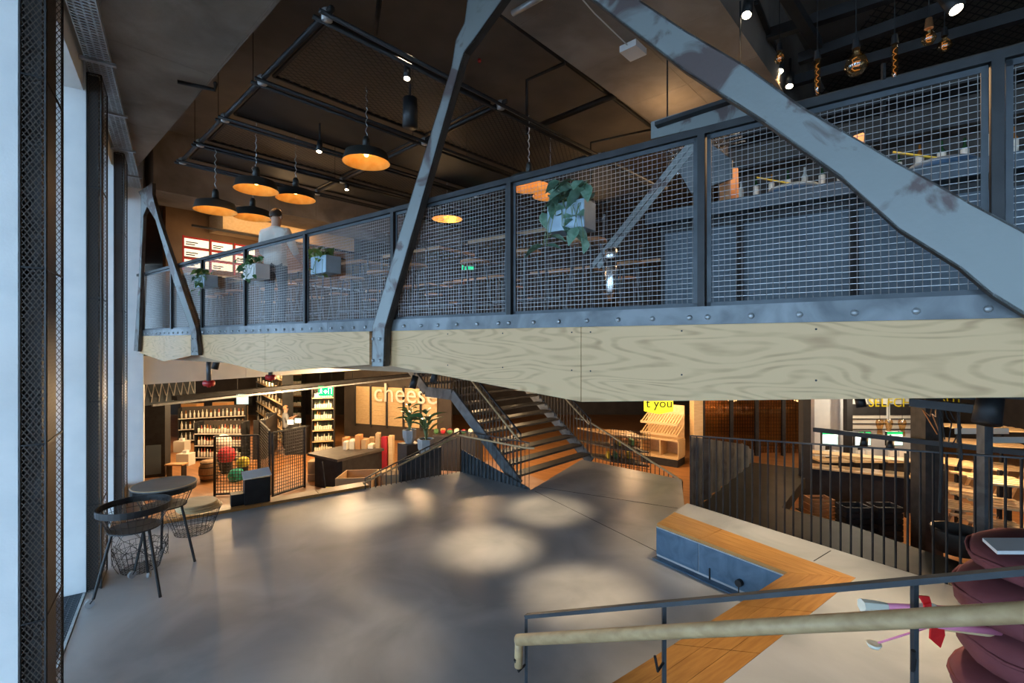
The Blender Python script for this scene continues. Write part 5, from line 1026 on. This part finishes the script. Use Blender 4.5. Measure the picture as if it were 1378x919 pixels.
wall('wall_column', S(934, 16), S(946, 16), SZ, -.3, 'pale_wood', -.4)
wall('wall_white', S(1096, 17.2), S(1240, 17.2), SZ, -.3, 'white_plaster', -.2)
for (x, d, wd4, lb) in ((1083, 11.8, .19, 'slim dark steel column beside the lattice storefront'), (1141, 16.8, .2, 'dark steel column against the white self checkout wall'), (1247, 9.2, .34, 'broad brown black column between checkouts and wooden racks')):
    o = thing('steel_column', lb, 'column', S(x, d)); p = S(x, d); MB().box(p + WZ * 1.85, wd4, wd4, 3.7).build('shaft', 'tread_steel' if wd4 > .3 else 'dark_paint', o); MB().box(p + WZ * .01, wd4 + .1, wd4 + .1, .02).build('base_plate', 'black_steel', o)
o = thing('wall_lettering', 'yellow self checkout lettering on the white wall', 'sign', fl(1203, 17.1, -2.3)); put_text('SELFCHECKOUT', .46, 'yellow_letter', o, pd(1232, 542, 17.05), V((1, 0, 0)))
for (xa, xb) in ((1146, 1192), (1198, 1238)):
    a, b = S(xa, 17.1), S(xb, 17.1); o = thing('service_hatch', 'wall hatch with %s under the self checkout lettering' % ('dark blind beside the steel column' if xa < 1190 else 'dark blind nearer the brown column'), 'hatch', a); MB().prism([a + WZ * 1.05, b + WZ * 1.05, b + WZ * 1.6, a + WZ * 1.6], (0, .02, 0)).build('opening', 'label_paper', o); MB().prism([a + V((0, -.03, 1.55)), b + V((0, -.03, 1.55)), b + V((0, -.03, 1.95)), a + V((0, -.03, 1.95))], (0, .04, 0)).build('blind', 'dark_paint', o); [MB().bar(a + V((0, -.04, z)), b + V((0, -.04, z)), .03, .03).build('rail', 'black_steel', o) for z in (1.05, 1.25, 1.42)]
for k, x in enumerate((1116, 1160, 1203)):
    c = pd(x, 590, 13.2); b_ = V((c.x, c.y, SZ)); o = thing('checkout_terminal', ['self checkout terminal with lit screen before the bare white wall', 'self checkout terminal with lit screen before the first wall hatch', 'self checkout terminal with lit screen before the second wall hatch'][k], 'checkout', b_, group='self checkout terminals')
    MB().box(c, .46, .06, .4).build('monitor', 'black_steel', o); MB().box(c + V((0, -.035, -.03)), .42, .012, .30).build('screen', 'screen', o); MB().box(c + V((0, -.036, .155)), .42, .012, .06).build('status_bar', 'screen_green', o)
    MB().bar(b_ + V((0, .08, .9)), c + V((0, .06, 0)), .08, .08).build('post', 'black_steel', o); MB().box(b_ + V((0, .1, .45)), .7, .5, .9).build('cabinet', 'dark_paint', o); MB().box(b_ + V((0, 0, .93)), .78, .6, .05).build('shelf', 'pale_wood', o)
    for dx in (-.12, .14): MB().box(b_ + V((dx, -.1, 1.12)), .2, .08, .16).build('card_reader', 'white_matte', o)
for (x, m) in ((1184, 'bulb_glass'), (1196, 'bulb_glass'), (1214, 'bulb_glass')): c = pd(x, 578, 14.5); o = thing('glass_vase', 'clear glass vase lamp hanging above the checkout terminals', 'lamp', c, group='vase lamps above the checkouts'); MB().lathe([(.09, .3), (.11, .2), (.06, 0), (.08, -.2)], 12, c).build('shade', m, o, True); MB().tube([c + WZ * .2, V((c.x, c.y, -.3))], .006, 5).build('cord', 'black_steel', o)
pA, pB_ = pd(1095, 578, 10.5), pd(1400, 612, 7.6); tag(MB().bar(pA, pB_, .07, .09).build('service_beam', 'dark_paint'), 'long dark service beam crossing before the checkout screens', 'beam')
for x in (1163, 1198): c = pd(x, 594 + (x - 1163) * .12, 9.9); spotlight('small black spotlight hanging from the dark service beam', c, c + V((-.3, -.3, -.5)), .2, .07, False, 'spotlights on the service beam', c.z + .2)
p, q = S(1092, 12.4), S(1240, 11.4); o = thing('packing_counter', 'long packing counter with pale top and lit shelf beneath the terminals', 'counter', (p + q) / 2); boxpart('top', 'pale_wood', o, p, q, .5, SZ + .88, SZ + .92); boxpart('shelf', 'pale_wood', o, p + V((0, .1, 0)), q + V((0, .1, 0)), .4, SZ + 1.25, SZ + 1.28); boxpart('body', 'black_steel', o, p + V((0, .2, 0)), q + V((0, .2, 0)), .3, SZ, SZ + .88); [MB().bar(a + WZ * .9, a + WZ * 1.26, .04, .04).build('post', 'black_steel', o) for a in (p.lerp(q, t) + V((0, .3, 0)) for t in (.02, .35, .66, .98))]
for k in range(5): p = S(1109, 10.4) + WZ * (k * .15); o = thing('slatted_crate', 'orange wooden slatted crate in the stack under the counter', 'crate', p, group='stacked orange crates'); [boxpart('slat', 'crate_orange', o, p + V((-.24, dy, 0)), p + V((.24, dy, 0)), .02, p.z + z, p.z + z + .05) for dy in (0, .34) for z in (0, .08)]; [MB().box(p + V((sx * .23, .18, .07)), .03, .36, .13).build('end', 'crate_orange', o) for sx in (-1, 1)]
for k, x in enumerate((1148, 1190)):
    p = S(x, 9.9); o = thing('basket_trolley', 'stack of dark shopping baskets beside the %s' % ('orange crates' if k == 0 else 'brown black column'), 'baskets', p)
    for j in range(6): b = MB(); [b.box(p + V((dx, dy, .15 + j * .12)), sx, sy, .1) for dx, dy, sx, sy in ((0, -.17, .5, .02), (0, .17, .5, .02), (-.25, 0, .02, .34), (.25, 0, .02, .34))]; b.box(p + V((0, 0, .1 + j * .12)), .48, .34, .015); b.build('basket', 'dark_paint', o)
    MB().box(p + WZ * .05, .5, .4, .06).build('dolly', 'black_steel', o)
p = pz(1290, 752, RL); p = fl(1288, 7.6, RL); o = thing('metal_tub', 'round black metal tub standing on the dark lower floor', 'tub', p); MB().lathe([(0, .02), (.25, .02), (.30, .34), (.32, .36), (.33, .34), (.28, 0), (0, 0)], 28, p).build('body', 'tread_steel', o, True); MB().ring(p + WZ * .35, .322, .015, 28, 5).build('rim', 'black_steel', o); MB().box(p + V((-.05, -.30, .2)), .16, .01, .05).build('label', 'label_paper', o)
# wooden rack tables at the far right
for r_, (xa, xb, d, zz) in enumerate(((1268, 1345, 10.4, (.55, .95, 1.5)), (1330, 1430, 9.3, (.5, .95, 1.4)), (1290, 1400, 12.4, (.9, 1.5, 1.9)))):
    p, q = S(xa, d), S(xb, d - .5); o = thing('wooden_rack', ['pale wooden slatted rack table beside the broad brown column', 'pale wooden slatted rack table beside the grey steel post', 'taller pale wooden rack behind the two slatted tables'][r_], 'rack', (p + q) / 2)
    for z in zz:
        for k in range(5): boxpart('slat', 'pale_wood', o, p + V((0, k * .2, 0)), q + V((0, k * .2, 0)), .13, SZ + z, SZ + z + .035)
    for a in (p, q, p + V((0, .95, 0)), q + V((0, .95, 0))): MB().bar(a, a + WZ * (zz[-1] + .03), .06, .06).build('leg', 'black_steel', o)
    for k in range(5): a, b = p.lerp(q, k / 5), p.lerp(q, (k + 1) / 5); MB().bar(a + WZ * .05, b + WZ * zz[0], .05, .05).build('brace', 'warm_wood', o)
lamp('POINT', S(1310, 9.8) + WZ * 2.5, 135, WARM, size=.1); lamp('POINT', S(1345, 11.3) + WZ * 2.6, 135, WARM, size=.1); lamp('POINT', S(1150, 12.0) + WZ * 2.6, 67, WHITE, size=.1); lamp('POINT', S(1060, 13.5) + WZ * 2.6, 35, WARM, size=.1); lamp('POINT', S(1200, 15.5) + WZ * 2.6, 135, WHITE, size=.1); lamp('POINT', S(850, 15) + WZ * 2.6, 120, WARM, size=.1); lamp('POINT', S(930, 12) + WZ * 2.8, 35, WARM, size=.1)
for (z, xa, xb, d) in ((-1.72, 1285, 1357, 9.0), (-1.95, 1330, 1395, 8.6)): a = pd(xa, 580 if xa < 1300 else 592, d); o = thing('hanging_banner', 'pale translucent hanging banner above the wooden racks' + (' beside the brown column' if xa < 1300 else ' beside the grey post'), 'banner', a); MB().box(a + V(((xb - xa) / 2 / F * d, 0, 0)), (xb - xa) / F * d, .02, .11).build('strip', 'label_paper', o); [MB().tube([a + V((t * (xb - xa) / F * d, 0, .05)), V((a.x + t * (xb - xa) / F * d, a.y, -.3))], .004, 4).build('wire', 'black_steel', o) for t in (.1, .9)]
p = fl(1325, 6.6, RL); q_ = zy(598, 6.6); o = thing('steel_post', 'square grey steel post rising behind the vertical bar railing', 'post', p); MB().bar(p, V((p.x, p.y, -.3)), .115, .115).build('shaft', 'raw_steel', o); MB().box(p + WZ * .01, .2, .2, .02).build('base_plate', 'raw_steel', o)
c = pd(1331, 547, 4.0); o = spotlight('large black barrel spotlight tilted below the plywood beside the cable tray', c, c + V((-.35, -.2, -.9)), .30, .095, False); MB().tube([c, V((c.x, c.y, -.3))], .012, 6).build('stem', 'black_steel', o)
a, b = pd(1226, 541, 4.9), pd(1312, 550, 4.5); o = thing('cable_duct', 'black cable duct with loose wires hanging below the plywood', 'duct', (a + b) / 2); MB().bar(a, b, .12, .08).build('duct', 'black_steel', o); MB().bar(a + V((-.05, .1, .1)), b + V((.3, .1, .1)), .16, .07).build('upper_duct', 'dark_paint', o)
for k in range(5): e_ = a.lerp(b, .35 + .06 * k); MB().tube([e_, e_ + V((.02 * k - .04, -.02, -.12)), e_ + V((.06 * k - .1, 0, -.05 - .04 * k)), e_ + V((.05, 0, -.3 - .02 * k))], .006, 5).build('wire', 'copper' if k < 2 else 'black_rubber', o)
for k in range(2): e_ = a.lerp(b, .45 + .3 * k); MB().tube([e_, e_ + V((.03, .0, -.5)), e_ + V((.1, .1, -1.1 + .5 * k))], .014, 6).build('cable', 'black_rubber', o)
p = pd(1158, 541, 9); spotlight('black barn door spotlight hanging before the white self checkout wall', p, p + V((.1, -.2, -1)), .2, .09, False, None, -.28)

# painted panel standing in for a bluish window reflection below the fascia
a, b = pd(195, 519, 12.4), pd(262, 515, 13.4); o = thing('reflection_panel', 'blue panel imitating a window reflection with white zigzag wires below the white fascia', 'panel', V((a.x, a.y, -1.7))); MB().prism([V((a.x, a.y, -1.68)), V((b.x, b.y, -1.62)), V((b.x, b.y, -1.02)), V((a.x, a.y, -1.02))], (0, .03, 0)).build('pane', 'blue_paint', o)
for k in range(7): c = a.lerp(b, k / 7); d = a.lerp(b, (k + 1) / 7); MB().tube([V((c.x, c.y - .04, -1.6)), V((c.x + .08, c.y - .04, -1.1)), V((d.x, d.y - .04, -1.45))], .012, 5).build('zigzag_wire', 'white_matte', o)
for dx in (.05, 1.2): c = a.lerp(b, dx / 1.6); MB().tube([V((c.x, c.y, -1.05)), V((c.x, c.y, -.3))], .008, 5).build('hanger', 'black_steel', o)
